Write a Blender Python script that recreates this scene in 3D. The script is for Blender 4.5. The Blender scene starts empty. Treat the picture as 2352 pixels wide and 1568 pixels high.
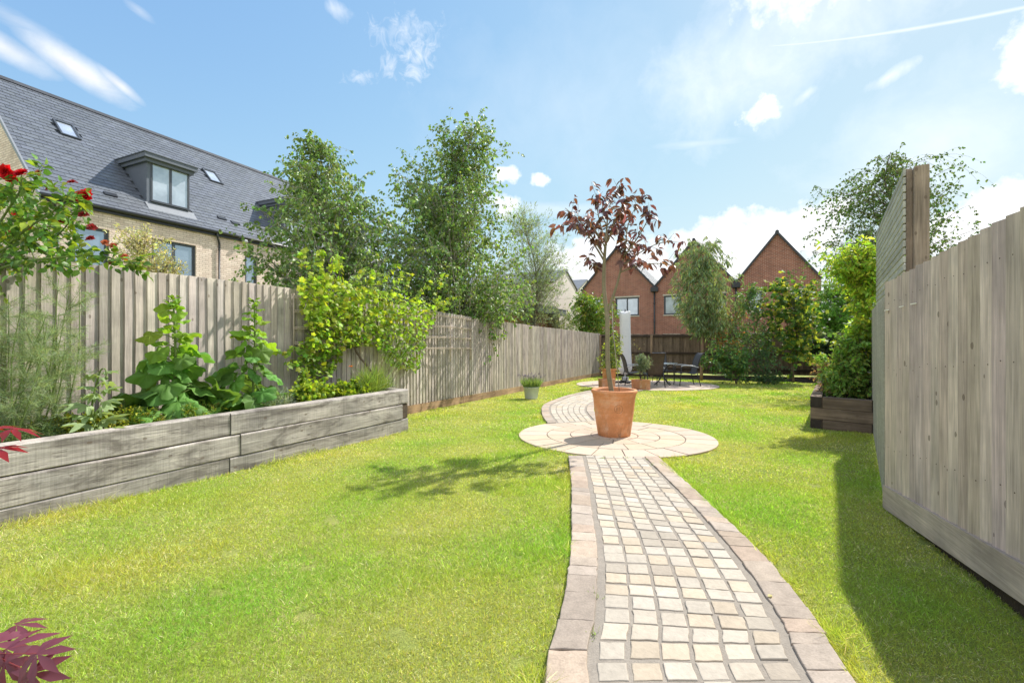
import bpy, math, random
import numpy as np
R = math.radians
rng = np.random.default_rng(11); random.seed(11)
F, H, SL, CX, CY = 1045.0, 1.15, .021, 1176.0, 784.0   # lens, eye height and ground fall read off the photograph
SC = bpy.context.scene; COL = SC.collection
A_ = np.array
def G(y): return -SL*np.clip(y, -6, 34)
def P(px, py, y): return A_([(px-CX)/F*y, y, H+(CY-py)/F*y])
def gp(px, py):
    y = F*H/(py-CY-F*SL); return A_([(px-CX)/F*y, y, G(y)])
def unit(v):
    v = np.asarray(v, float); return v/np.maximum(np.linalg.norm(v, axis=-1, keepdims=True), 1e-9)
def n2(x, y, s=1.0, seed=0):
    r = np.random.default_rng(seed); t = 0
    for k in range(7):
        a = r.uniform(0, 6.28); f = s*r.uniform(.5, 2.2); t = t+np.sin((x*math.cos(a)+y*math.sin(a))*f+r.uniform(0, 6.28))/(1+.5*k)
    return t/2.2

# ------------------------------------------------------------------ objects
def tag(o, label=None, cat=None, group=None, kind=None):
    for k, v in (('label', label), ('category', cat), ('group', group), ('kind', kind)):
        if v: o[k] = v
    return o
def thing(name, label, cat, loc=(0, 0, 0), rz=0, group=None):
    o = bpy.data.objects.new(name, None); COL.objects.link(o)
    o.location = [float(v) for v in loc]; o.rotation_euler = (0, 0, rz); o.empty_display_size = .2
    return tag(o, label, cat, group)
def dup(o, loc, rz, label, parent=None):
    c = o.copy(); COL.objects.link(c)
    if parent is None:
        c.location = loc; c.rotation_euler = (0, 0, rz); c['label'] = label
    else: c.parent = parent
    for ch in list(o.children): dup(ch, None, None, None, c)
    return c

class MB:
    def __init__(s): s.V = []; s.F = []; s.T = []; s.n = 0; s.S = []
    def add(s, V, Fc, tint=(1, 1, 1), smooth=False):
        V = np.asarray(V, float).reshape(-1, 3); Fc = np.asarray(Fc, int)
        s.V.append(V); s.F.append(Fc+s.n); s.n += len(V)
        t = np.asarray(tint, float)
        s.T.append(np.broadcast_to(t, (len(Fc), 3)) if t.ndim == 1 else t); s.S.append(np.full(len(Fc), smooth)); return s
    def hexa(s, p, tint=(1, 1, 1)):
        return s.add(p, [[0, 3, 2, 1], [4, 5, 6, 7], [0, 1, 5, 4], [1, 2, 6, 5], [2, 3, 7, 6], [3, 0, 4, 7]], tint)
    def box(s, x0, x1, y0, y1, z0, z1, tint=(1, 1, 1)):
        return s.hexa([(x0, y0, z0), (x1, y0, z0), (x1, y1, z0), (x0, y1, z0), (x0, y0, z1), (x1, y0, z1), (x1, y1, z1), (x0, y1, z1)], tint)
    def bevel_box(s, x0, x1, y0, y1, z0, z1, b=.006, tint=(1, 1, 1)):
        # box with chamfered vertical and top/bottom edges
        def ring(i, z): return [(x0+b+i, y0+i, z), (x1-b-i, y0+i, z), (x1-i, y0+b+i, z), (x1-i, y1-b-i, z), (x1-b-i, y1-i, z), (x0+b+i, y1-i, z), (x0+i, y1-b-i, z), (x0+i, y0+b+i, z)]
        V = ring(b*.7, z0)+ring(0, z0+b)+ring(0, z1-b)+ring(b*.7, z1)
        Q = [[k*8+i, k*8+(i+1) % 8, k*8+8+(i+1) % 8, k*8+8+i] for k in range(3) for i in range(8)]
        n0 = s.n; s.add(V, Q, tint)
        s.F.append(A_([list(range(24, 32)), list(range(7, -1, -1))])+n0); s.T.append(np.broadcast_to(A_(tint, float), (2, 3))); s.S.append(np.zeros(2, bool)); return s
    def tube(s, path, rad, seg=6, tint=(1, 1, 1), cap=True, smooth=True):
        path = np.asarray(path, float); m = len(path); rad = np.broadcast_to(np.asarray(rad, float), (m,))
        t = np.gradient(path, axis=0); t = unit(t)
        up = A_([0, 0, 1.]) if abs(t[0][2]) < .9 else A_([1., 0, 0])
        a = unit(np.cross(t, up)); b = np.cross(t, a)
        th = np.arange(seg)/seg*2*math.pi
        V = path[:, None]+rad[:, None, None]*(np.cos(th)[None, :, None]*a[:, None]+np.sin(th)[None, :, None]*b[:, None])
        i = np.arange(m-1)[:, None]*seg; j = np.arange(seg)[None]; k = (j+1) % seg
        Q = np.stack([i+j, i+k, i+seg+k, i+seg+j], -1).reshape(-1, 4)
        n0 = s.n; s.add(V.reshape(-1, 3), Q, tint, smooth)
        if cap and seg > 2:
            s.F.append(A_([list(range(seg))[::-1], [(m-1)*seg+q for q in range(seg)]])+n0); s.T.append(np.broadcast_to(A_(tint, float), (2, 3))); s.S.append(np.zeros(2, bool))
        return s
    def lathe(s, prof, seg=40, c=(0, 0, 0), tint=(1, 1, 1), smooth=True, sq=0):
        prof = np.asarray(prof, float); m = len(prof); th = np.arange(seg)/seg*2*math.pi
        V = np.stack([prof[:, 0:1]*np.cos(th), prof[:, 0:1]*np.sin(th), np.repeat(prof[:, 1:2], seg, 1)], -1)+A_(c, float)
        i = np.arange(m-1)[:, None]*seg; j = np.arange(seg)[None]; k = (j+1) % seg
        return s.add(V.reshape(-1, 3), np.stack([i+j, i+k, i+seg+k, i+seg+j], -1).reshape(-1, 4), tint, smooth)
    def bar(s, a, b, w, h, tint=(1, 1, 1), up=(0, 0, 1)):
        a = A_(a, float); b = A_(b, float); d = unit(b-a); u = A_(up, float)
        if abs(d@u) > .95: u = A_([0, 1., 0])
        x = unit(np.cross(d, u)); z = np.cross(x, d); x = x*w/2; z = z*h/2
        return s.hexa([a-x-z, a+x-z, b+x-z, b-x-z, a-x+z, a+x+z, b+x+z, b-x+z], tint)
    def poly(s, pts, tint=(1, 1, 1)): return s.add(pts, [list(range(len(pts)))], tint)
    def build(s, name, mat, parent=None, off=None, smooth=None):
        V = np.concatenate(s.V) if s.V else np.zeros((0, 3))
        if off is not None: V = V-A_(off, float)
        me = bpy.data.meshes.new(name); me.vertices.add(len(V)); me.vertices.foreach_set('co', V.astype(np.float32).ravel())
        sizes = np.concatenate([np.full(len(f), f.shape[1]) for f in s.F]); loops = np.concatenate([f.ravel() for f in s.F])
        starts = np.concatenate([[0], np.cumsum(sizes)[:-1]])
        me.loops.add(len(loops)); me.loops.foreach_set('vertex_index', loops.astype(np.int32))
        me.polygons.add(len(sizes)); me.polygons.foreach_set('loop_start', starts.astype(np.int32))
        me.update(calc_edges=True)
        sm = np.concatenate(s.S) if smooth is None else np.full(len(sizes), smooth)
        me.polygons.foreach_set('use_smooth', sm)
        at = me.attributes.new('tint', 'FLOAT_VECTOR', 'FACE'); at.data.foreach_set('vector', np.concatenate(s.T).astype(np.float32).ravel())
        me.materials.append(mat); me.update()
        o = bpy.data.objects.new(name, me); COL.objects.link(o)
        if parent is not None: o.parent = parent
        elif off is not None: o.location = [float(v) for v in off]
        return o
def smooth_path(pts, n=12):
    pts = np.asarray(pts, float); d = np.r_[0, np.cumsum(np.linalg.norm(np.diff(pts, axis=0), axis=1))]
    # Catmull-Rom resample
    q = np.vstack([2*pts[0]-pts[1], pts, 2*pts[-1]-pts[-2]]); out = []
    for u in np.linspace(0, len(pts)-1-1e-6, n):
        i = int(u); t = u-i; a, b, c, e = q[i], q[i+1], q[i+2], q[i+3]
        out.append(.5*((2*b)+(-a+c)*t+(2*a-5*b+4*c-e)*t*t+(-a+3*b-3*c+e)*t**3))
    return A_(out)

# ------------------------------------------------------------------ materials
class NT:
    def __init__(s, mat): s.t = mat.node_tree; s.t.nodes.clear()
    def n(s, kind, ins=None, **props):
        nd = s.t.nodes.new('ShaderNode'+kind)
        for k, v in props.items(): setattr(nd, k, v)
        for k, v in (ins or {}).items():
            if isinstance(v, bpy.types.NodeSocket): s.t.links.new(v, nd.inputs[k])
            else: nd.inputs[k].default_value = v
        return nd
    def m(s, op, a, b=0.0, c=None, clamp=False):
        nd = s.n('Math', {0: a, 1: b} if c is None else {0: a, 1: b, 2: c}, operation=op); nd.use_clamp = clamp; return nd.outputs[0]
    def mix(s, f, a, b, mode='MIX'):
        nd = s.t.nodes.new('ShaderNodeMix'); nd.data_type = 'RGBA'; nd.blend_type = mode
        for i, v in ((0, f), (6, a), (7, b)):
            if isinstance(v, bpy.types.NodeSocket): s.t.links.new(v, nd.inputs[i])
            else: nd.inputs[i].default_value = v if i == 0 else (*v[:3], 1)
        return nd.outputs[2]
    def ramp(s, f, stops):
        nd = s.n('ValToRGB', {0: f}); cr = nd.color_ramp
        while len(cr.elements) < len(stops): cr.elements.new(.5)
        for e, (p, c) in zip(cr.elements, stops): e.position = p; e.color = (*c, 1) if len(c) == 3 else c
        return nd.outputs[0]
    def obj(s, scale=(1, 1, 1), rot=(0, 0, 0)):
        c = s.n('TexCoord').outputs['Object']; return s.n('Mapping', {0: c, 2: rot, 3: scale}).outputs[0]
    def noise(s, vec, scale, detail=4, rough=.55, dist=0): return s.n('TexNoise', {'Vector': vec, 'Scale': scale, 'Detail': detail, 'Roughness': rough, 'Distortion': dist}).outputs[0]
    def tint(s): return s.n('Attribute', attribute_name='tint').outputs['Color']
    def bump(s, h, st=.3, dist=.01): return s.n('Bump', {'Height': h, 'Strength': st, 'Distance': dist}).outputs[0]
    def out(s, sh): s.n('OutputMaterial', {0: sh})
    def pbr(s, col, rough=.7, spec=.3, nrm=None, metal=0, **kw):
        i = {'Base Color': col if isinstance(col, bpy.types.NodeSocket) else (*col[:3], 1), 'Roughness': rough, 'Specular IOR Level': spec, 'Metallic': metal}
        if nrm is not None: i['Normal'] = nrm
        i.update(kw); return s.n('BsdfPrincipled', i).outputs[0]
def newmat(name):
    m = bpy.data.materials.new(name); m.use_nodes = True; return m, NT(m)
def mat_plain(name, col, rough=.6, var=.15, scale=20, bump=.1, metal=0, spec=.3, bd=.004):
    m, t = newmat(name); o = t.obj(); f = t.noise(o, scale, 5); g = t.noise(o, scale*.13, 3)
    c = t.mix(1, t.mix(1, col, t.tint(), 'MULTIPLY'), t.ramp(t.m('ADD', t.m('MULTIPLY', f, .5), t.m('MULTIPLY', g, .5)), [(.3, (1-var,)*3), (.7, (1+var*.6,)*3)]), 'MULTIPLY')
    t.out(t.pbr(c, rough, spec, t.bump(f, bump, bd) if bump else None, metal)); return m
def mat_leaf(name, trans=.45, rough=.5, spec=.3, boost=(1.35, 1.25, .55)):
    m, t = newmat(name); c = t.tint(); s = t.pbr(c, rough, spec)
    tr = t.n('BsdfTranslucent', {0: t.mix(1, c, boost, 'MULTIPLY')}).outputs[0]
    t.out(t.n('MixShader', {0: trans, 1: s, 2: tr}).outputs[0]); return m
def mat_wood(name, a, b, axis='z', rough=.85, knots=True, stain=.4, scale=1.0, bump=.35, green=0.0, knotmin=.62, saw=0):
    m, t = newmat(name)
    sc = {'z': (38, 38, 1.6), 'x': (1.6, 38, 38)}[axis]; sc = tuple(v*scale for v in sc)
    tn = t.tint(); off = t.n('VectorMath', {0: t.n('TexCoord').outputs['Object'], 1: t.n('VectorMath', {0: tn, 3: 37.0}, operation='SCALE').outputs[0]}, operation='ADD').outputs[0]
    gr = t.noise(t.n('Mapping', {0: off, 3: sc}).outputs[0], 1.0, 6, .6, .6)
    big = t.noise(off, 2.3, 4, .6); fine = t.noise(t.n('Mapping', {0: off, 3: tuple(v*3 for v in sc)}).outputs[0], 1, 3)
    c = t.ramp(gr, [(.25, b), (.5, tuple((x+y)/2 for x, y in zip(a, b))), (.68, a)])
    c = t.mix(1, c, t.ramp(big, [(.3, (1-stain,)*3), (.7, (1.15, 1.13, 1.1))]), 'MULTIPLY')
    c = t.mix(.5, c, t.ramp(fine, [(.3, (.6,)*3), (.65, (1.15,)*3)]), 'MULTIPLY')
    h = gr
    if saw:
        sw = t.noise(t.n('Mapping', {0: off, 3: (95, 4, 2.2)}).outputs[0], 1.0, 3, .6); c = t.mix(saw, c, t.ramp(sw, [(.32, (.62,)*3), (.6, (1.22,)*3)]), 'MULTIPLY')
        dk = t.noise(t.n('Mapping', {0: off, 3: (2.2, 6, 7)}).outputs[0], 1.0, 5, .62, 1.2); c = t.mix(.75, c, t.ramp(dk, [(.36, (.36, .34, .33)), (.54, (1.08,)*3)]), 'MULTIPLY')
        ck = t.noise(t.n('Mapping', {0: off, 3: (1.1, 40, 34)}).outputs[0], 1.0, 2, .5, .8); ck = t.m('MULTIPLY', t.m('SUBTRACT', 1, t.m('MULTIPLY', t.m('ABSOLUTE', t.m('SUBTRACT', ck, .5)), 60.0), clamp=True), t.m('GREATER_THAN', big, .52)); c = t.mix(t.m('MULTIPLY', ck, .75), c, (.06, .05, .045))
    if green:
        g2 = t.noise(off, 1.1, 4); c = t.mix(t.m('MULTIPLY', t.ramp(g2, [(.5, (0, 0, 0)), (.68, (1, 1, 1))]), green), c, (.20, .21, .10))
    if knots:
        ks = (13, 13, 8) if axis == 'z' else (8, 13, 13)
        v = t.n('TexVoronoi', {'Vector': t.n('Mapping', {0: off, 3: ks}).outputs[0], 'Scale': 1.0, 'Randomness': 1.0})
        k = t.m('MULTIPLY', t.m('LESS_THAN', v.outputs['Distance'], t.m('ADD', .10, t.m('MULTIPLY', fine, .09))), t.m('GREATER_THAN', t.n('SeparateColor', {0: v.outputs['Color']}).outputs[0], knotmin))
        c = t.mix(t.m('MULTIPLY', k, .6), c, (.12, .085, .06))
    c = t.mix(1, c, tn, 'MULTIPLY')
    t.out(t.pbr(c, rough, .2, t.bump(t.m('ADD', h, t.m('MULTIPLY', fine, .5)), bump, .006))); return m
def mat_brick(name, c1, c2, mortar, dirt=.25, sx=.225, sy=.075, var=1):
    m, t = newmat(name); o = t.n('TexCoord').outputs['Object']; s = t.n('SeparateXYZ', {0: o})
    v = t.n('CombineXYZ', {0: t.m('ADD', s.outputs[0], s.outputs[1]), 1: s.outputs[2]}).outputs[0]
    w = t.n('TexNoise', {'Vector': v, 'Scale': 14.0, 'Detail': 2.0}).outputs['Color']
    vv = t.n('VectorMath', {0: v, 1: t.n('VectorMath', {0: w, 3: .006}, operation='SCALE').outputs[0]}, operation='ADD').outputs[0]
    b = t.n('TexBrick', {'Vector': vv, 'Color1': (*c1, 1), 'Color2': (*c2, 1), 'Mortar': (*mortar, 1), 'Scale': 1.0, 'Mortar Size': .0075, 'Mortar Smooth': .3, 'Bias': 0.0, 'Brick Width': sx, 'Row Height': sy})
    big = t.noise(v, .9, 4); f = t.noise(v, 40, 4); st = t.noise(t.n('Mapping', {0: v, 3: (3, .5, 1)}).outputs[0], 1.0, 3)
    c = t.mix(1, b.outputs[0], t.ramp(big, [(.3, (1-dirt,)*3), (.7, (1.12,)*3)]), 'MULTIPLY')
    c = t.mix(.6, c, t.ramp(f, [(.3, (.7,)*3), (.7, (1.2,)*3)]), 'MULTIPLY'); c = t.mix(.35, c, t.ramp(st, [(.35, (.7,)*3), (.6, (1.1,)*3)]), 'MULTIPLY')
    t.out(t.pbr(c, .88, .2, t.bump(t.m('ADD', t.m('MULTIPLY', b.outputs[1], -1), t.m('MULTIPLY', f, .3)), .5, .008))); return m
def mat_glass(name, base=(.30, .36, .42), refl=.5):
    m, t = newmat(name); o = t.obj((1, 1, 1)); n = t.noise(o, 1.6, 3)
    c = t.ramp(n, [(.35, tuple(v*.75 for v in base)), (.65, tuple(v*1.2 for v in base))])
    d = t.pbr(c, .6, .1); g = t.n('BsdfGlossy', {0: (.85, .92, 1, 1), 1: .03}).outputs[0]
    fr = t.m('ADD', t.m('MULTIPLY', t.n('LayerWeight', {0: .35}).outputs[1], .5), refl*.5)
    t.out(t.n('MixShader', {0: fr, 1: d, 2: g}).outputs[0]); return m

# ------------------------------------------------------------------ leaf templates: columns are along, across, out
def fan(out, ctr):
    V = [ctr]+out; n = len(out); return A_(V, float), A_([[0, 1+i, 1+(i+1) % n] for i in range(n)])
T_RH = (A_([(0, 0, 0), (.42, .5, .10), (1, 0, -.06), (.42, -.5, .10)]), A_([[0, 2, 1], [0, 3, 2]]))
T_OV = (A_([(0, 0, 0), (.28, .44, .08), (.62, .38, .05), (1, 0, -.16), (.62, -.38, .05), (.28, -.44, .08), (.3, 0, 0), (.65, 0, -.04)]),
        A_([[0, 6, 1], [6, 7, 2], [6, 2, 1], [7, 3, 2], [0, 5, 6], [6, 5, 4], [6, 4, 7], [7, 4, 3]]))
def lobed(n, depth, back=.5, pts=None, ser=0.0, droop=.2):
    th = np.linspace(-2.75, 2.75, pts or n*4+1); r = (.62+.38*np.cos(th*.5))*(1-depth*(.5-.5*np.cos(th*n*1.0+math.pi*(n % 2 == 0))))
    if ser: r = r*(1+ser*np.where(np.arange(len(th)) % 2, 1, -1))
    o = [(.38+.62*rr*math.cos(a), .6*rr*math.sin(a), -droop*rr*rr+.05*math.cos(5*a)) for a, rr in zip(th, r)]
    return fan(o+[(.12, 0, 0)], (.30, 0, 0))
T_VINE = lobed(5, .35, droop=.22)
def hollyleaf(k=0):
    # large rounded, five lobed and crinkled leaf with folded veins
    th = np.linspace(-2.95, 2.95, 37); V = [(.16, 0, 0)]; r0 = np.random.default_rng(k); ph = r0.uniform(0, 6)
    for q, f in enumerate((.3, .55, .8, 1.0)):
        for i, a in enumerate(th):
            lob = math.cos(2.5*a)**2; r = f*(.74+.24*lob*(f > .5)+.24*lob*.5*(f <= .5)+.035*math.cos(19*a+ph)*(f == 1))*(.92+.10*math.cos(a))
            V.append((.16+.66*r*math.cos(a)*1.1, .62*r*math.sin(a), f*(.13*lob-.05)-.16*f*f*f*(1+.5*math.cos(a+ph))+.06*f*math.sin(3*a+ph)+r0.normal(0, .022)))
    Fc = [[0, 1+i, 2+i] for i in range(36)]
    for q in range(3):
        for i in range(36):
            a = 1+q*37+i; Fc += [[a, a+37, a+38], [a, a+38, a+1]]
    return A_(V, float), A_(Fc)
T_HOL = [hollyleaf(k) for k in range(6)]
def palmate(n=7, wl=.13, droop=.3):
    # deeply cut maple leaf: each lobe a folded lance
    V = []; Fc = []
    for i in range(n):
        a = (i-(n-1)/2)*(2.1/((n-1)/2)) if n > 1 else 0; L = 1-.42*(abs(a)/2.1)**1.5
        ca, sa = math.cos(a), math.sin(a)
        def q(t, s): return (t*L*ca-s*sa, (t*L*sa+s*ca), -droop*t*t+.10*abs(s)/wl*t*(1-t))
        b = len(V); V += [(0, 0, 0), q(.3, wl*.62), q(.6, wl), q(1, 0), q(.6, -wl), q(.3, -wl*.62), q(.32, 0), q(.62, 0)]
        Fc += [[b, b+6, b+1], [b+6, b+7, b+2], [b+6, b+2, b+1], [b+7, b+3, b+2], [b, b+5, b+6], [b+6, b+5, b+4], [b+6, b+4, b+7], [b+7, b+4, b+3]]
    return A_(V, float), A_(Fc)
T_MAPLE = palmate()
T_BL = (A_([(0, .5, 0), (0, -.5, 0), (.5, .42, -.04), (.5, -.42, -.04), (1, 0, -.22)]), A_([[0, 1, 3], [0, 3, 2], [2, 3, 4]]))
T_LANCE = (A_([(0, 0, 0), (.3, .5, .06), (.65, .4, -.03), (1, 0, -.18), (.65, -.4, -.03), (.3, -.5, .06)]), A_([[0, 5, 1], [1, 5, 4], [1, 4, 2], [2, 4, 3]]))
def scatter(mb, T, pos, ax, nrm, L, W, tint, smooth=True):
    V, Fc = T; pos = np.asarray(pos, float); m = len(pos)
    if not m: return
    ax = unit(ax); sd = unit(np.cross(nrm, ax)); nn = np.cross(ax, sd); L = np.broadcast_to(L, (m,)); W = np.broadcast_to(W, (m,))
    X = pos[:, None]+L[:, None, None]*(V[None, :, 0:1]*ax[:, None]+V[None, :, 2:3]*nn[:, None])+W[:, None, None]*V[None, :, 1:2]*sd[:, None]
    Q = (Fc[None]+(np.arange(m)*len(V))[:, None, None]).reshape(-1, Fc.shape[1])
    mb.add(X.reshape(-1, 3), Q, np.repeat(np.asarray(tint, float), len(Fc), 0), smooth)
def rnd_dirs(m, up=0.0):
    v = rng.normal(size=(m, 3)); v[:, 2] += up; return unit(v)
def cols(base, m, var=.22, alt=None, pa=.25):
    b = np.repeat(A_([base], float), m, 0)*1.34
    if alt is not None:
        k = rng.random(m) < pa; b[k] = A_(alt, float)
    return b*np.exp(rng.normal(0, var, (m, 1)))*np.exp(rng.normal(0, var*.35, (m, 3)))

def leaves_on(mb, pts, T, L, base, hang=.5, W=.7, var=.22, alt=None, pa=.25, out=None, up=.6):
    m = len(pts); a = rnd_dirs(m)
    if out is not None: a = unit(a+out*.8)
    a[:, 2] -= hang*1.4; nr = rnd_dirs(m, up)
    l = L*rng.uniform(.6, 1.25, m); scatter(mb, T, pts, a, nr, l, l*W, cols(base, m, var, alt, pa))
def bez(a, c, b, n=7):
    t = np.linspace(0, 1, n)[:, None]; return (1-t)**2*a+2*t*(1-t)*c+t*t*b
def crown_plant(name, label, cat, base, rows, y0, T=T_RH, leaf=.05, W=.7, col=(.06, .11, .03), alt=None, pa=.25, var=.25, nl=60, tw=9, per=9, trunk=.06, bark=None, leafmat=None,
                hang=.5, twl=.35, tdroop=.3, asc=.7, depth=.9, clear=.5, group=None, thin=1.0, top=None, edge=.5, trunks=1, crown_name='crown', lean=0, up=.6):
    """A plant grown from its outline: limbs leave the trunk for points inside the crown's volume, twigs leave the limbs, leaves hang on the twigs."""
    rows = sorted(rows, key=lambda r: -r[0]); z = A_([H+(CY-r[0])/F*y0 for r in rows]); xl = A_([(r[1]-CX)/F*y0 for r in rows]); xr = A_([(r[2]-CX)/F*y0 for r in rows]); xl, xr = (xl+xr)/2-(xr-xl)*.54, (xl+xr)/2+(xr-xl)*.54
    base = A_(base, float); root = thing(name, label, cat, base, 0, group)
    wz = np.interp(np.linspace(0, 1, 200), np.linspace(0, 1, len(z)), z); ww = np.interp(wz, z, xr-xl); cdf = np.cumsum(ww+.02); cdf /= cdf[-1]
    tm = MB(); lm = MB(); pts = []; outs = []
    mid = lambda q: np.interp(q, z, (xl+xr)/2)
    tops = z[-1]-.02 if top is None else top
    tp_all = []
    for k in range(trunks):
        ofs = (rng.normal(0, .22, 2) if trunks > 1 else np.zeros(2))
        hs = np.linspace(base[2], tops, 9); f = (hs-base[2])/max(tops-base[2], .01)
        tp = np.stack([base[0]+(mid(hs)-base[0])*np.clip(f*1.15, 0, 1)**1.3+ofs[0]*f+rng.normal(0, .025, 9)*(f > 0), base[1]+(y0-base[1])*f+ofs[1]*f+rng.normal(0, .03, 9)*(f > 0), hs], -1)
        tp = smooth_path(tp, 18); tp_all.append(tp)
        tm.tube(tp, np.interp(np.linspace(0, 1, 18), [0, .1, 1], [trunk*1.25, trunk, trunk*.12]), 8)
    for i in range(nl):
        zz = wz[np.searchsorted(cdf, rng.random())]; c = mid(zz); r = np.interp(zz, z, xr-xl)/2
        q = rng.random()**edge*rng.uniform(.85, 1.12)*(1.22 if rng.random() < .10 else 1); a = rng.uniform(0, 6.283)
        E = A_([c+r*q*math.cos(a), y0+r*q*depth*math.sin(a), zz]); tp = tp_all[i % trunks]
        hd = math.hypot(E[0]-c, E[1]-y0); zs = np.clip(zz-asc*hd-.1, base[2]+clear*(z[0]-base[2]) if z[0] > base[2] else base[2]+.05, tops-.05)
        if zs > zz: zs = max(base[2]+.05, zz-.05)
        j = np.argmin(abs(tp[:, 2]-zs)); s0 = tp[j]
        pth = bez(s0, s0*.45+E*.55+A_([0, 0, .18*hd]), E, 7)
        tm.tube(pth, np.linspace(max(trunk*.28*(1-.6*j/18), .004), .0025, 7), 4, cap=False)
        for k in range(tw):
            t = rng.uniform(.25, 1); p0 = pth[min(6, int(t*6.99))]
            d = unit(rng.normal(size=3)+unit(E-s0)*.9+A_([0, 0, -tdroop*1.3])); l = twl*rng.uniform(.4, 1.2)*(.5+.5*min(1, 2*r/1.2+.3))
            tq = bez(p0, p0+d*l*.55, p0+d*l+A_([0, 0, -tdroop*l*.6]), 4)
            tm.tube(tq, [.003, .0025, .002, .001], 3, cap=False)
            u = rng.random(per)**.8; w = tq[np.minimum(3, (u*3.99).astype(int))]*.6+tq[np.minimum(3, (u*3.99).astype(int)+1)]*.4
            pts.append(w+rng.normal(0, .018, (per, 3))); outs.append(np.repeat(d[None], per, 0))
    pts = np.concatenate(pts); outs = np.concatenate(outs)
    if thin < 1: k = rng.random(len(pts)) < thin; pts = pts[k]; outs = outs[k]
    leaves_on(lm, pts, T, leaf, col, hang, W, var, alt, pa, outs, up)
    tm.build('trunk' if trunk > .03 else 'stem', bark or M['bark'], root, base); lm.build(crown_name, leafmat or M['leaf'], root, base)
    return root
# ------------------------------------------------------------------ palette
M = {}
M['leaf'] = mat_leaf('leaf_matt', .42, .55, .3)
M['leaf_gloss'] = mat_leaf('leaf_glossy', .40, .42, .36)
M['leaf_vine'] = mat_leaf('leaf_thin', .5, .5, .3, (1.25, 1.28, .5))
M['leaf_red'] = mat_leaf('leaf_purple', .34, .45, .4, (1.6, 1.1, .7))
M['leaf_acer'] = mat_leaf('leaf_maple_red', .32, .42, .4, (2.3, .75, .55))
M['petal'] = mat_leaf('petal', .3, .5, .3, (1.4, .6, .6))
M['grass'] = mat_leaf('grass_blade', .45, .5, .25, (1.3, 1.25, .5))
M['bark'] = mat_plain('bark', (.17, .13, .10), .9, .4, 30, .5, bd=.01)
M['bark_pale'] = mat_plain('bark_birch', (.45, .41, .36), .85, .5, 14, .4, bd=.01)
M['bark_young'] = mat_plain('bark_young', (.25, .21, .13), .8, .3, 40, .3)
M['stem'] = mat_plain('green_stem', (.14, .20, .05), .6, .2, 30, .1)
M['stem_dark'] = mat_plain('dark_stem', (.10, .08, .09), .5, .2, 30, .1)
M['fence_sun'] = mat_wood('fence_silvered', (.62, .555, .50), (.43, .378, .335), 'z')
M['fence_near'] = mat_wood('fence_treated_pine', (.76, .64, .55), (.47, .385, .33), 'z', stain=.22, green=.10, knotmin=.55)
M['fence_dark'] = mat_wood('fence_dark_stained', (.23, .175, .135), (.115, .085, .065), 'z', stain=.35)
M['rail_dark'] = mat_wood('rail_dark_stained', (.085, .06, .045), (.045, .033, .026), 'x', knots=False)
M['gravel_board'] = mat_wood('gravel_board_wood', (.50, .35, .22), (.28, .18, .11), 'x', stain=.5)
M['board_near'] = mat_wood('gravel_board_near', (.64, .525, .43), (.46, .37, .30), 'x', stain=.35, knots=False)
M['slat'] = mat_wood('slat_grey_green', (.50, .49, .43), (.40, .395, .345), 'x', stain=.15, knots=False)
M['post'] = mat_wood('post_wood', (.42, .33, .26), (.26, .20, .15), 'z')
M['sleeper'] = mat_wood('sleeper_silver_oak', (.50, .46, .43), (.27, .245, .225), 'x', stain=.35, scale=.75, bump=.5, saw=.38)
M['sleeper_dark'] = mat_wood('sleeper_dark', (.27, .205, .155), (.125, .092, .070), 'x', stain=.45, scale=.75, bump=.5)
M['endgrain'] = mat_plain('sleeper_endgrain', (.13, .095, .07), .9, .5, 60, .5)
M['endgrain_dark'] = mat_plain('sleeper_endgrain_dark', (.05, .04, .034), .9, .5, 60, .5)
M['soil'] = mat_plain('soil', (.055, .038, .026), .95, .5, 60, .8, bd=.02)
M['cobble'] = mat_plain('sett_stone', (.445, .396, .332), .8, .2, 45, .5, bd=.006)
M['edging'] = mat_plain('edging_block', (.395, .33, .272), .88, .32, 120, .5, bd=.003)
M['mortar'] = mat_plain('mortar', (.28, .245, .205), .95, .25, 130, .6, bd=.005)
M['slab'] = mat_plain('buff_slab', (.50, .405, .31), .8, .14, 60, .25, bd=.002)
M['joint'] = mat_plain('joint_grit', (.17, .145, .125), .95, .3, 150, .5)
M['patio_slab'] = mat_plain('patio_slab', (.50, .40, .32), .85, .2, 60, .25)
M['terracotta'] = None
M['brick_buff'] = mat_brick('brick_buff', (.80, .665, .58), (.63, .50, .43), (.40, .32, .255), .16)
M['brick_red'] = mat_brick('brick_red', (.335, .130, .088), (.225, .083, .060), (.50, .39, .32), .15)
M['slate'] = mat_plain('slate', (.122, .134, .155), .45, .2, 9, .12, spec=.45)
M['tile_dark'] = mat_plain('roof_tile_grey', (.15, .155, .165), .45, .2, 5, .2, spec=.5)
M['metal_dark'] = mat_plain('grey_zinc', (.105, .12, .152), .5, .12, 6, .03, spec=.5)
M['frame'] = mat_plain('window_frame_grey', (.055, .062, .075), .4, .08, 8, 0, spec=.5)
M['black'] = mat_plain('black_plastic', (.018, .019, .022), .4, .1, 10, 0, spec=.5)
M['glass'] = mat_glass('window_glass', (.15, .19, .25), .55)
M['glass_blind'] = mat_glass('window_blind', (.42, .46, .52), .35)
M['stone'] = mat_plain('lintel_stone', (.50, .45, .38), .85, .2, 12, .2)
M['render'] = mat_plain('pale_render', (.66, .60, .53), .9, .12, 3, .2)
M['shed_wood'] = mat_wood('shed_cedar', (.30, .16, .07), (.17, .085, .04), 'z', knots=False)
M['cover'] = mat_plain('cover_cloth', (.66, .65, .65), .8, .08, 6, .25, bd=.01)
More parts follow.
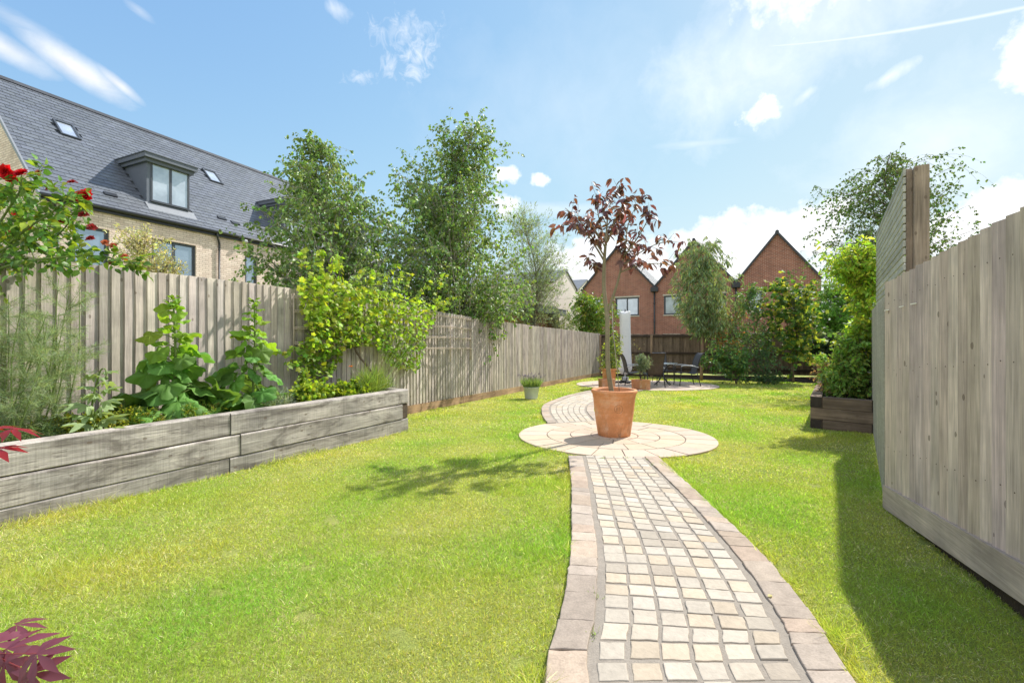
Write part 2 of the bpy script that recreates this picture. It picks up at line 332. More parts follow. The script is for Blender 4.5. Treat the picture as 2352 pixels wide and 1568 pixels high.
M['steel'] = mat_plain('steel_grey', (.42, .43, .45), .35, .08, 20, 0, spec=.5)
M['sling'] = mat_plain('sling_mesh', (.085, .085, .088), .85, .15, 160, .3)
M['wicker'] = mat_plain('brown_weave', (.085, .06, .045), .7, .35, 90, .5)
M['tableglass'] = mat_glass('table_glass', (.30, .38, .38), .8)
M['zinc'] = mat_plain('pot_zinc', (.60, .63, .61), .55, .2, 10, .1)
M['cane'] = mat_plain('willow_cane', (.52, .42, .34), .8, .3, 40, .3)
M['ridge'] = mat_plain('ridge_tile', (.05, .053, .062), .6, .15, 10, .1)
M['lead'] = mat_plain('lead_flashing', (.21, .225, .25), .5, .15, 10, .1, spec=.4)

def _tc():
    m, t = newmat('terracotta'); o = t.obj(); big = t.noise(o, 4, 5, .6); f = t.noise(o, 70, 4); st = t.noise(t.n('Mapping', {0: o, 3: (3, 3, 22)}).outputs[0], 1, 3)
    wet = t.noise(t.n('Mapping', {0: o, 3: (9, 9, 3)}).outputs[0], 1.0, 5, .65)
    c = t.ramp(big, [(.3, (.60, .235, .095)), (.55, (.69, .30, .135)), (.75, (.74, .43, .26))])
    c = t.mix(.45, c, t.ramp(f, [(.3, (.75,)*3), (.7, (1.15,)*3)]), 'MULTIPLY'); c = t.mix(.3, c, t.ramp(st, [(.4, (.8,)*3), (.6, (1.1,)*3)]), 'MULTIPLY')
    z = t.n('SeparateXYZ', {0: o}).outputs[2]
    stain = t.m('MULTIPLY', t.ramp(wet, [(.52, (0, 0, 0)), (.62, (1, 1, 1))]), t.m('SUBTRACT', 1, t.m('MULTIPLY', z, 3.6), clamp=True))
    bl = t.noise(o, 9, 6, .7); c = t.mix(t.m('MULTIPLY', t.ramp(bl, [(.55, (0, 0, 0)), (.72, (1, 1, 1))]), .45), c, (.74, .56, .44)); c = t.mix(t.m('MULTIPLY', stain, .55), c, (.20, .10, .055)); c = t.mix(1, c, t.tint(), 'MULTIPLY')
    t.out(t.pbr(c, .75, .25, t.bump(t.m('ADD', f, st), .2, .003))); return m
M['terracotta'] = _tc()
def _lawn():
    m, t = newmat('lawn_thatch'); o = t.obj(); a = t.noise(o, 1.3, 5, .6); f = t.noise(o, 120, 4, .7); g = t.noise(o, 12, 4)
    c = t.ramp(a, [(.3, (.24, .30, .06)), (.55, (.34, .37, .10)), (.75, (.44, .40, .16))])
    c = t.mix(.8, c, t.ramp(f, [(.3, (.45,)*3), (.7, (1.3,)*3)]), 'MULTIPLY'); c = t.mix(.5, c, t.ramp(g, [(.3, (.7,)*3), (.7, (1.2,)*3)]), 'MULTIPLY')
    t.out(t.pbr(c, .95, .1, t.bump(f, .8, .02))); return m
M['lawn'] = _lawn()

# ------------------------------------------------------------------ camera, sun, sky
cam = bpy.data.cameras.new('camera'); cam.lens = 16.0; cam.sensor_width = 36; cam.clip_start = .05; cam.clip_end = 3000
co = bpy.data.objects.new('camera', cam); COL.objects.link(co); co.location = (0, 0, H); co.rotation_euler = (R(90), 0, 0); SC.camera = co
SUN = A_([0.70, 0.68, 1.0]); EL = math.atan2(1.0, math.hypot(.70, .68)); AZ = math.atan2(.70, .68)
from mathutils import Vector
ld = bpy.data.lights.new('sun', 'SUN'); ld.energy = 3.0; ld.angle = R(.8); ld.color = (1, .955, .88)
lo = bpy.data.objects.new('sun', ld); COL.objects.link(lo); lo.rotation_euler = Vector(-SUN).to_track_quat('-Z', 'Y').to_euler(); lo.location = (20, 18, 25)
def make_world():
    w = bpy.data.worlds.new('World'); SC.world = w; w.use_nodes = True; t = NT(w)
    sky = t.n('TexSky', sky_type='NISHITA', sun_disc=False, sun_elevation=EL, sun_rotation=AZ, altitude=50, air_density=1.0, dust_density=.25, ozone_density=1.4).outputs[0]
    d = t.n('VectorMath', {0: t.n('TexCoord').outputs['Generated']}, operation='NORMALIZE').outputs[0]
    s = t.n('SeparateXYZ', {0: d}); az = t.m('ARCTAN2', s.outputs[0], s.outputs[1]); el = t.m('ARCSINE', s.outputs[2])
    v = t.n('CombineXYZ', {0: az, 1: el}).outputs[0]
    n1 = t.n('TexNoise', {'Vector': v, 'Scale': 9.0, 'Detail': 8.0, 'Roughness': .62, 'Distortion': .35}).outputs[0]
    wsp = t.n('TexNoise', {'Vector': t.n('Mapping', {0: v, 2: (0, 0, R(-20)), 3: (5, 24, 1)}).outputs[0], 'Scale': 1.0, 'Detail': 7.0, 'Roughness': .62, 'Distortion': .5}).outputs[0]
    puf = t.n('TexNoise', {'Vector': v, 'Scale': 26.0, 'Detail': 7.0, 'Roughness': .6}).outputs[0]
    def aze(px, py):
        u = (px-CX)/F; q = (CY-py)/F; return math.atan2(u, 1), math.atan2(q, math.sqrt(1+u*u))
    total = None
    def blob(px, py, rx, ry, ang, noise, amt, dens, soft=.35):
        nonlocal total
        a, e = aze(px, py); a2, _ = aze(px+rx, py); _, e2 = aze(px, py-ry); ra = abs(a2-a); re = abs(e2-e); c, sn = math.cos(R(ang)), math.sin(R(ang))
        du = t.m('SUBTRACT', az, a); dv = t.m('SUBTRACT', el, e)
        p = t.m('DIVIDE', t.m('ADD', t.m('MULTIPLY', du, c), t.m('MULTIPLY', dv, sn)), ra); q = t.m('DIVIDE', t.m('SUBTRACT', t.m('MULTIPLY', dv, c), t.m('MULTIPLY', du, sn)), re)
        r = t.m('SQRT', t.m('ADD', t.m('MULTIPLY', p, p), t.m('MULTIPLY', q, q)))
        f = t.m('SUBTRACT', t.m('ADD', 1.0, t.m('MULTIPLY', t.m('SUBTRACT', noise, .5), amt)), r)
        f = t.m('MULTIPLY', t.m('SMOOTH_MIN', t.m('DIVIDE', f, soft, clamp=True), 1.0, .2), dens)
        total = f if total is None else t.m('MAXIMUM', total, f)
    stk = t.m('ADD', t.m('MULTIPLY', n1, .45), t.m('ADD', t.m('MULTIPLY', wsp, .35), t.m('MULTIPLY', puf, .2)))
    fin = t.n('TexNoise', {'Vector': v, 'Scale': 34.0, 'Detail': 8.0, 'Roughness': .68, 'Distortion': 1.2}).outputs[0]
    # streak at the upper left, wisps, small cumulus, bank on the horizon
    blob(-20, 92, 190, 40, -17, stk, 1.3, .9, .9); blob(175, 156, 165, 42, -22, stk, 1.4, 1.0, .9); blob(275, 196, 75, 17, -30, stk, 1.4, .85, .9); blob(60, 60, 150, 26, -15, wsp, 2.4, .30, 1.0)
    blob(320, 25, 50, 16, -20, wsp, 2.2, .35, .9)
    blob(930, 70, 90, 40, 10, fin, 4.2, .5, 1.7); blob(960, 135, 50, 50, 40, fin, 3.8, .72, 1.6); blob(825, 178, 36, 20, 10, fin, 3.6, .55, 1.5); blob(895, 150, 20, 34, -20, fin, 3.2, .6, 1.5); blob(765, 20, 45, 28, 0, n1, 4.0, .45, 1.0)
    blob(1162, 405, 38, 26, 0, puf, 2.6, 1.0, .6); blob(1240, 412, 24, 18, 0, puf, 2.6, .95, .6); blob(1158, 470, 44, 32, -30, puf, 2.2, .9, .6)
    blob(1748, 248, 52, 44, 25, puf, 2.8, .95, .8); blob(1855, 215, 50, 18, 30, n1, 3.2, .5, .9); blob(2040, 178, 90, 24, 18, n1, 3.0, .65, .9)
    blob(1400, 610, 200, 80, 0, puf, 1.5, .95, .4); blob(1700, 560, 230, 82, 6, puf, 1.4, 1.0, .4); blob(1870, 520, 110, 75, 10, puf, 1.4, 1.0, .4); blob(1560, 640, 420, 90, 0, n1, 1.6, .85, .6)
    blob(2310, 500, 200, 95, 12, puf, 1.4, 1.0, .4); blob(2180, 530, 110, 60, 10, puf, 1.5, .95, .4); blob(2380, 130, 110, 120, 20, puf, 1.8, 1.0, .5); blob(2100, 620, 330, 60, 0, n1, 1.2, .8, .6)
    blob(1860, -30, 230, 110, 0, puf, 2.0, 1.0, .9)
    blob(1750, 130, 520, 220, 15, n1, 1.9, .72, 1.6); blob(2150, 330, 520, 220, 10, n1, 1.4, .66, 1.8); blob(1300, 250, 420, 260, 0, n1, 1.4, .26, 1.8); blob(1600, 330, 120, 14, -4, wsp, 1.5, .3, 1.0); blob(1250, 480, 260, 22, -3, wsp, 2.0, .30, 1.0)
    # vapour trail
    a0, e0 = aze(1640, 112); a1, e1 = aze(2352, 18); L = math.hypot(a1-a0, e1-e0); c, sn = (a1-a0)/L, (e1-e0)/L
    du = t.m('SUBTRACT', az, a0); dv = t.m('SUBTRACT', el, e0); q = t.m('ABSOLUTE', t.m('SUBTRACT', t.m('MULTIPLY', dv, c), t.m('MULTIPLY', du, sn))); p = t.m('ADD', t.m('MULTIPLY', du, c), t.m('MULTIPLY', dv, sn))
    tr = t.m('MULTIPLY', t.m('SUBTRACT', 1.0, t.m('DIVIDE', q, t.m('ADD', .0018, t.m('MULTIPLY', wsp, .0026))), clamp=True), t.m('MULTIPLY', t.m('DIVIDE', p, .12, clamp=True), .5))
    total = t.m('MINIMUM', t.m('MAXIMUM', total, tr), 1.0)
    # unseen bright cumulus added behind the viewer and overhead, to lift the shaded sides
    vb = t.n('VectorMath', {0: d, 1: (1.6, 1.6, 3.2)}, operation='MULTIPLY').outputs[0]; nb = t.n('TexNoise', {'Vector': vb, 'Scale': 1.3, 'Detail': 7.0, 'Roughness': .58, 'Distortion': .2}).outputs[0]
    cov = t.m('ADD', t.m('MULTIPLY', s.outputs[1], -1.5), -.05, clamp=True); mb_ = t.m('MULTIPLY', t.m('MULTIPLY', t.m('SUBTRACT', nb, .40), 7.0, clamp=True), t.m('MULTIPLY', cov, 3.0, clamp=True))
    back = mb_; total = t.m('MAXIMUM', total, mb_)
    # cloud light: brighter towards the sun and in the added clouds, greyer underneath
    sd = t.n('VectorMath', {0: d, 1: tuple(unit(SUN))}, operation='DOT_PRODUCT').outputs['Value']
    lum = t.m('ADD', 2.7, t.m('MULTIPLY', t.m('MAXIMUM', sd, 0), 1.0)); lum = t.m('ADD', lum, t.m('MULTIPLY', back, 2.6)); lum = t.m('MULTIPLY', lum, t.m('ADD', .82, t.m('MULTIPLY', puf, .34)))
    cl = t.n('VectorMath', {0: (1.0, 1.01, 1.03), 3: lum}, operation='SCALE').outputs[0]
    sc3 = t.n('SeparateColor', {0: sky})
    # gentle shoulder: the glow round the sun stays below white, as in any exposed sky
    sh = [t.m('MULTIPLY', t.m('SUBTRACT', 1.0, t.m('EXPONENT', t.m('MULTIPLY', sc3.outputs[i], -g))), a) for i, (g, a) in enumerate(((.255, 2.92), (.36, 2.78), (.57, 2.73)))]
    skc = t.n('CombineColor', {0: sh[0], 1: sh[1], 2: sh[2]}).outputs[0]
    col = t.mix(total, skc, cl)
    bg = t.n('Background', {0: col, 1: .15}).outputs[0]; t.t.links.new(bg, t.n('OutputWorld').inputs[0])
make_world()
vs = SC.view_settings; vs.view_transform = 'Standard'; vs.look = 'None'; vs.gamma = 1; vs.exposure = 1.28
SC.cycles.max_bounces = 8; SC.cycles.transparent_max_bounces = 8; SC.cycles.sample_clamp_indirect = 6

# ------------------------------------------------------------------ lines of the plot
LF0, LFD = A_([-1.885, 8.35]), unit(A_([.4617, 1.0]))            # left fence
def lfx(y): return LF0[0]+.4617*(y-LF0[1])
BF0, BFD = A_([-1.49, 6.53]), unit(A_([.512, 1.0]))              # front of the left bed
RC = A_([2.745, 3.32])                                           # corner of the right fence
CC = A_([1.372, 6.12]); CR = 1.28                                # paved circle
PC = A_([4.5, 15.4]); PR = 2.3                                   # far patio
BK = A_([4.1, 21.3])                                             # back corner

ys = [-300, -60, -6]+list(np.arange(-4, 35, 1.0))+[60, 120, 400]; xs = [-400, -60, -20]+list(np.arange(-12, 25, 2.0))+[40, 80, 400]
mb = MB(); V = [(x, y, float(G(A_(y)))) for y in ys for x in xs]; nx = len(xs)
mb.add(V, [[j*nx+i, j*nx+i+1, (j+1)*nx+i+1, (j+1)*nx+i] for j in range(len(ys)-1) for i in range(nx-1)])
tag(mb.build('ground', M['lawn']), kind='structure')

# ------------------------------------------------------------------ paving
def stone(mb, q, h0, h1, tint, jit=.006, ins=.010, n=3):
    """One hewn block on the quadrilateral q (4 corners, xy), uneven outline, worn top edge."""
    q = A_(q, float); out = []
    for i in range(4):
        a, b = q[i], q[(i+1) % 4]
        for k in range(n): out.append(a+(b-a)*k/n+rng.normal(0, jit, 2)*(1 if k else .8))
    out = A_(out); m = len(out); c = out.mean(0); tops = []
    g = float(G(c[1])); dz = rng.normal(0, .0010); tx, ty = rng.normal(0, .007, 2)
    def ring(s, z): p = c+(out-c)*s; return np.c_[p, z+g+dz+(p-c)@A_([tx, ty])]
    sz = np.linalg.norm(q[0]-q[2])/2
    V = np.vstack([ring(1, h0-.01), ring(1-.1*ins/sz, h1-ins*.55), ring(1-.55*ins/sz, h1-.15*ins), ring(1-1.5*ins/sz, h1)])
    Q = [[k*m+i, k*m+(i+1) % m, (k+1)*m+(i+1) % m, (k+1)*m+i] for k in range(3) for i in range(m)]
    n0 = mb.n; mb.add(V, Q, tint, False); mb.F.append(A_([list(range(3*m, 4*m))])+n0); mb.T.append(A_([tint], float)); mb.S.append(A_([False]))
def path(Lp, Rp, name, nset, pitch, ew=.145):
    Lp = smooth_path(Lp, 200); Rp = smooth_path(Rp, 200); C = (Lp+Rp)/2; d = np.r_[0, np.cumsum(np.linalg.norm(np.diff(C, axis=0), axis=1))]
    def at(arr, s): return A_([np.interp(s, d, arr[:, 0]), np.interp(s, d, arr[:, 1])])
    def pt(s, w):   # w metres in from the left edge, negative from the right
        a, b = at(Lp, s), at(Rp, s); W = np.linalg.norm(b-a); u = unit(b-a); return a+u*(w if w >= 0 else W+w)
    root = thing(name, None, None, (0, 0, 0)); del_ = root; root['kind'] = 'structure'
    bed = MB(); n = 60; ss = np.linspace(0, d[-1], n); V = []
    for s in ss:
        for a in (at(Lp, s), at(Rp, s)): V.append((a[0], a[1], float(G(a[1]))+.0212))
    bed.add(V, [[2*i, 2*i+1, 2*i+3, 2*i+2] for i in range(n-1)]); bed.build('mortar_bed', M['mortar'], root)
    st = MB(); ed = MB(); s = .0; gap = .0155
    while s < d[-1]-pitch:
        h = pitch*rng.uniform(.88, 1.12); a0, a1 = s+gap*.5, s+h-gap*.5
        u0 = ew+.032; W = np.linalg.norm(at(Rp, s)-at(Lp, s))-2*u0; cw = W/nset
        lot = [(1, .99, .97), (1.04, .97, .87), (.94, .92, .89), (1.1, 1.07, 1.02), (1.02, .91, .76), (.90, .86, .82), (1.05, 1.05, 1.05)]
        for k in range(nset):
            sh = rng.normal(0, .004); t_ = A_(lot[rng.choice(7, p=[.38, .17, .11, .19, .04, .04, .07])])*rng.uniform(.88, 1.08)
            x0, x1 = u0+k*cw+gap*.5+rng.normal(0, .0025), u0+(k+1)*cw-gap*.5+rng.normal(0, .003)
            stone(st, [pt(a0+sh, x0), pt(a0+sh, x1), pt(a1+sh, x1), pt(a1+sh, x0)], .0, .0265, t_, .0015, .0055)
        s += h
    for side in (0, 1):
        s = rng.uniform(0, .05)
        while s < d[-1]-.1:
            h = float(rng.choice([.105, .165, .21], p=[.5, .35, .15])); a0, a1 = s+.0025, min(s+h, d[-1])-.0025
            w0, w1 = (.0, ew) if side == 0 else (-ew, -.0001)
            t_ = A_([(1, 1, 1), (1.06, 1.0, .93), (.90, .89, .88), (1.04, .96, .90), (1.12, 1.10, 1.06)][rng.integers(5)])*rng.uniform(.86, 1.10)
            stone(ed, [pt(a0, w0), pt(a0, w1), pt(a1, w1), pt(a1, w0)], .0, .032, t_, .0024, .007); s += h
    st.build('setts', M['cobble'], root); ed.build('edging', M['edging'], root)
    return Lp, Rp
PATH1 = path([(.04, .7), (.116, 1.577), (.20, 1.92), (.266, 2.216), (.345, 2.648), (.417, 3.205), (.503, 3.865), (.61, 4.93)],
             [(1.05, .7), (1.176, 1.584), (1.252, 1.82), (1.312, 2.08), (1.39, 2.53), (1.423, 2.9), (1.475, 3.535), (1.56, 4.866)], 'path', 6, .109)
PATH2 = path([(.56, 7.08), (.536, 7.7), (.545, 8.4), (.65, 9.46), (.99, 10.54), (1.46, 11.67), (2.25, 13.06), (2.75, 13.9)],
             [(1.47, 7.40), (1.50, 7.9), (1.55, 8.6), (1.74, 9.5), (2.05, 10.3), (2.6, 11.3), (3.2, 12.3), (3.85, 13.2)], 'path', 6, .15)
def rings(name, c, radii, counts, mat, z=.022, gap=.012):
    root = thing(name, None, None, (0, 0, 0)); root['kind'] = 'structure'
    R_ = radii[-1]; b = MB(); th = np.linspace(0, 2*math.pi, 97)[:-1]
    b.poly([(c[0]+(R_-.01)*math.cos(a), c[1]+(R_-.01)*math.sin(a), float(G(c[1]+R_*math.sin(a)))+z-.010) for a in th]); b.build('joint_bed', M['joint'], root)
    s = MB()
    for i, n in enumerate(counts):
        r0, r1 = radii[i], radii[i+1]; o = rng.uniform(0, 1)
        for k in range(n):
            g0 = gap/2/max(r0, .12); g1 = gap/2/r1; a0, a1 = (k+o)/n*2*math.pi, (k+1+o)/n*2*math.pi; m = 8
            ti = A_([rng.uniform(.90, 1.06)]*3)*A_([1, rng.uniform(.97, 1.02), rng.uniform(.93, 1.04)]); dz = rng.normal(0, .0012)
            ia = np.linspace(a0+g0, a1-g0, m); oa = np.linspace(a0+g1, a1-g1, m); ri, ro = r0+gap/2*(i > 0), r1-gap/2*(i < len(counts)-1)
            V = []
            for zz, e in ((z-.02, 0), (z-.003, 0), (z, .004)):
                for arr, rr in ((ia, ri+e), (oa, ro-e)):
                    for a in arr: y = c[1]+rr*math.sin(a); V.append((c[0]+rr*math.cos(a), y, float(G(y))+zz+dz))
            Q = [[4*m+j, 4*m+m+j, 4*m+m+j+1, 4*m+j+1] for j in range(m-1)]
            for l in (0, 2*m):
                Q += [[l+m+j, l+m+j+1, l+3*m+j+1, l+3*m+j] for j in range(m-1)]+[[l+j+1, l+j, l+2*m+j, l+2*m+j+1] for j in range(m-1)]
                Q += [[l, l+m, l+3*m, l+2*m], [l+2*m-1, l+m-1, l+3*m-1, l+4*m-1]]
            s.add(V, Q, ti)
    s.build('slabs', mat, root)
rings('paving', CC, [.02, .31, .585, .90, CR], [6, 11, 16, 22], M['slab'])
rings('patio', PC, [.02, .35, .70, 1.05, 1.4, 1.75, 2.05, PR], [5, 9, 14, 18, 22, 26, 30], M['patio_slab'])

# ------------------------------------------------------------------ lawn
def inside_path(x, y, PT, pad=0.0):
    Lp, Rp = PT; C = (Lp+Rp)/2; r = np.zeros(len(x), bool)
    for i in range(0, len(C), 3):
        w = np.linalg.norm(Rp[i]-Lp[i])/2; u = unit(Rp[i]-Lp[i]); v = A_([-u[1], u[0]]); dx, dy = x-C[i][0], y-C[i][1]
        r |= (abs(dx*u[0]+dy*u[1]) < w+pad) & (abs(dx*v[0]+dy*v[1]) < .10)
    return r
def rfx(y): return np.where(y < RC[1], RC[0]+.404*(y-RC[1]), RC[0]+.765*(y-RC[1]))
def on_lawn(x, y, pad=.0):
    k = (x > lfx(y)+.05) & (x < rfx(y)+.03)
    bedx = BF0[0]+.512*(y-BF0[1]); k &= ~((x < bedx+.005) & (y < 6.62+(-1.49-x)*.42))
    rx = 4.45+.716*(y-6.79); k &= ~((y > 6.79-(x-4.45)) & (x > rx-.01) & (y < 11.5))
    k &= (np.hypot(x-CC[0], y-CC[1]) > CR+pad) & (np.hypot(x-PC[0], y-PC[1]) > PR+pad)
    bd = (y-BK[1])+.46*(x-BK[0]); k &= ~((bd > -1.9) & (x > 6.4)); k &= bd < -.05
    k &= ~inside_path(x, y, PATH1, pad) & ~inside_path(x, y, PATH2, pad)
    return k
def make_grass():
    mb = MB()
    zones = [(1.15, 2.4, 36000, .0016), (2.4, 4.0, 20000, .0022), (4.0, 6.5, 8500, .0034), (6.5, 10, 3000, .0062), (10, 14, 1500, .0095), (14, 21, 800, .014)]
    for y0, y1, dens, w in zones:
        xa, xb = max(-1.2*y1, -5.2), min(1.2*y1, 13); n = int((xb-xa)*(y1-y0)*dens); x = rng.uniform(xa, xb, n); y = rng.uniform(y0, y1, n)
        k = (abs(x) < 1.16*y+.15); x, y = x[k], y[k]; k = on_lawn(x, y, -.004); x, y = x[k], y[k]; n = len(x)
        p1 = n2(x, y, 2.0, 1); p2 = n2(x, y, 6.5, 2); p3 = n2(x, y, 19, 3)
        dry = np.clip(.28+.30*p1+.22*p2+.20*p3, 0, 1); lush = np.clip(.32-.5*p1+.45*n2(x, y, 3.1, 5)+.2*p3, 0, 1)
        # uncut longer grass against edges
        edge = ~on_lawn(x, y, .07); tall = np.clip(n2(x, y, 2.6, 8)*1.6-.35, 0, 1); hgt = (.015+.010*lush+.009*rng.random(n)+.030*tall)*np.where(rng.random(n) < .05, 1.5, 1)*np.where(edge, 1.0+1.3*rng.random(n)*np.clip(n2(x, y, 8, 12)+.55, 0, 1), 1.0)
        bare = n2(x, y, 11, 15)+.5*n2(x, y, 27, 16) > 1.02; kp = ~(bare & (rng.random(n) < .75)); hgt = hgt*np.where(bare, .6, 1)
        strw = rng.random(n) < dry*.34+.07
        c = np.where(strw[:, None], A_([.74, .68, .47]), A_([.425, .485, .095])+lush[:, None]*A_([-.14, .0, -.02])+(rng.random((n, 1))*dry[:, None])*A_([.18, .07, .06]))
        c = c*np.exp(rng.normal(-.02, .30, (n, 1)))*np.exp(rng.normal(0, .07, (n, 3)))
        ax = rng.normal(size=(n, 3))*A_([.62, .62, .15]); ax[:, 2] = 1.0-.35*rng.random(n); ax[strw, 2] *= .5
        nr = rnd_dirs(n); nr[:, 2] *= .3
        rag = edge & (x > .9) & (y < 4.9) & (n2(x, y, 7, 21) > -.25); hgt = np.where(rag, hgt*1.5, hgt); ax[rag, 0] -= .7
        bd = x-(BF0[0]+.512*(y-BF0[1])); nb = (bd < .07) & (y < 6.6); hgt = np.where(nb, hgt*(1.2+1.2*rng.random(n)), hgt)
        ww = w*rng.uniform(.7, 1.4, n); pp = np.c_[x, y, G(y)-.003]; scatter(mb, T_BL, pp[kp], ax[kp], nr[kp], hgt[kp], ww[kp], c[kp])
    tag(mb.build('grass', M['grass']), 'sunlit mown lawn grass with dry straw coloured patches', 'grass', kind='stuff')
make_grass()
# ------------------------------------------------------------------ fences
def frame2(d): return math.atan2(d[1], d[0])
def local(root_xy, rz, p):
    c, s = math.cos(rz), math.sin(rz); dx, dy = p[0]-root_xy[0], p[1]-root_xy[1]; return A_([dx*c+dy*s, -dx*s+dy*c])
def left_fence():
    y0 = 1.6; o = A_([lfx(y0), y0]); rz = frame2(LFD); L = (21.3-y0)*1.1015
    t = thing('wooden_fence', 'long silvered upright board fence behind the raised bed and climbing vine', 'fence', (o[0], o[1], 0), rz)
    b = MB(); x = 0; i = 0
    top = lambda s: np.interp(y0+s/1.1015, [1.6, 4.1, 6.1, 8, 10.5, 14, 20.8], [1.85, 1.85, 1.862, 1.80, 1.70, 1.62, 1.52])
    while x < L:
        w = .098+rng.normal(0, .0015); g = float(G(y0+x/1.1015)); z0 = g+.155; z1 = float(top(x))+rng.normal(0, .004); th = .024+rng.normal(0, .0015); lean = rng.normal(0, .0018)
        v = rng.uniform(.80, 1.14); tint = A_([v, v*rng.uniform(.96, 1.02), v*rng.uniform(.92, 1.03)])
        # wedge board, thick edge towards the house, a little bow down its length
        zs = np.linspace(z0, z1, 5); bow = rng.normal(0, .0022, 5); V = []
        for q, zz in enumerate(zs):
            V += [(x+bow[q]+lean*q, -th+rng.normal(0, .0008), zz), (x+w+.004+bow[q]+lean*q, -.007, zz), (x+w+.004+lean*q, 0, zz), (x+lean*q, 0, zz)]
        Q = [[4*k+j, 4*k+(j+1) % 4, 4*k+4+(j+1) % 4, 4*k+4+j] for k in range(4) for j in range(4)]+[[16, 17, 18, 19]]
        b.add(V, Q, tint); x += w; i += 1
    b.build('board_panel', M['fence_sun'], t)
    g = MB(); n = 14
    for k in range(n):
        a0, a1 = L*k/n+.006, L*(k+1)/n-.006; za, zb = float(G(y0+a0/1.1)), float(G(y0+a1/1.1)); v = rng.uniform(.85, 1.15)
        g.hexa([(a0, -.036, za-.05), (a1, -.036, zb-.05), (a1, .0, zb-.05), (a0, .0, za-.05), (a0, -.036, za+.15), (a1, -.036, zb+.15), (a1, 0, zb+.15), (a0, 0, za+.15)], (v, v*.97, v*.94))
    g.build('gravel_board', M['gravel_board'], t)
    for k in range(1, 8):
        r = MB(); s = L*k/8; g0 = float(G(y0+s/1.1)); r.box(s-.045, s+.045, .04, .13, g0-.1, float(top(s))-.05); r.build('post', M['post'], t)
left_fence()
BFR = frame2((1, -.46)); BFL = 9.17*1.1007
def back_fence():
    t = thing('wooden_fence', 'dark stained back fence with horizontal rails behind the patio', 'fence', (BK[0], BK[1], 0), BFR)
    gy = lambda s: float(G(BK[1]-.46*s/1.1007)); ZT = 1.475
    b = MB(); x = 0
    while x < BFL:
        w = .10; v = rng.uniform(.75, 1.25); b.box(x+.001, x+w-.002, .0, .018+rng.uniform(0, .006), gy(x)+.19, ZT+rng.normal(0, .006), (v, v*.98, v*.95)); x += w
    b.build('board_panel', M['fence_dark'], t)
    for f in (.055, .50, .90):
        r = MB(); n = 4
        for k in range(n):
            a0, a1 = BFL*k/n, BFL*(k+1)/n; z = lambda s: ZT-f*(ZT-gy(s)-.2)
            r.hexa([(a0, -.05, z(a0)-.045), (a1, -.05, z(a1)-.045), (a1, -.002, z(a1)-.045), (a0, -.002, z(a0)-.045), (a0, -.05, z(a0)+.04), (a1, -.05, z(a1)+.04), (a1, -.002, z(a1)+.055), (a0, -.002, z(a0)+.055)])
        r.build('rail', M['rail_dark'], t)
    for s in (.05, 2.35, 4.42, 6.55, 8.6):
        p = MB(); p.bevel_box(s-.05, s+.05, -.105, -.052, gy(s)-.1, ZT-.03, .008, (1.9, 1.75, 1.6)); p.build('post', M['fence_dark'], t)
    g = MB(); g.box(0, BFL, -.012, .02, gy(0)-.2, gy(0)+.10); g.hexa([(0, -.02, gy(0)-.1), (BFL, -.02, gy(BFL)-.1), (BFL, .022, gy(BFL)-.1), (0, .022, gy(0)-.1), (0, -.02, gy(0)+.13), (BFL, -.02, gy(BFL)+.13), (BFL, .022, gy(BFL)+.13), (0, .022, gy(0)+.13)]) if False else None
    g = MB(); g.hexa([(0, -.02, gy(0)-.1), (BFL, -.02, gy(BFL)-.1), (BFL, .022, gy(BFL)-.1), (0, .022, gy(0)-.1), (0, -.02, gy(0)+.12), (BFL, -.02, gy(BFL)+.12), (BFL, .022, gy(BFL)+.12), (0, .022, gy(0)+.12)])
    g.build('gravel_board', M['rail_dark'], t)
back_fence()
# planting strip under the back fence
u = A_([1, -.46])/1.1007; nrm = A_([-.418, -.909])
a, b = BK+u*2.9, BK+u*(BFL+.2); mb = MB(); V = []
N = 26
for i in range(N):
    p = a+(b-a)*i/(N-1); w = min(1.75, .25+1.1*i/8)+.1*math.sin(i*1.7)
    for f in (0, .5, 1.0): q = p+nrm*w*f; V.append((q[0], q[1], float(G(q[1]))+(.05 if f < 1 else -.01)))
mb.add(V, [[3*i+j, 3*i+j+1, 3*i+3+j+1, 3*i+3+j] for i in range(N-1) for j in range(2)]); tag(mb.build('flower_bed', M['soil']), kind='structure')

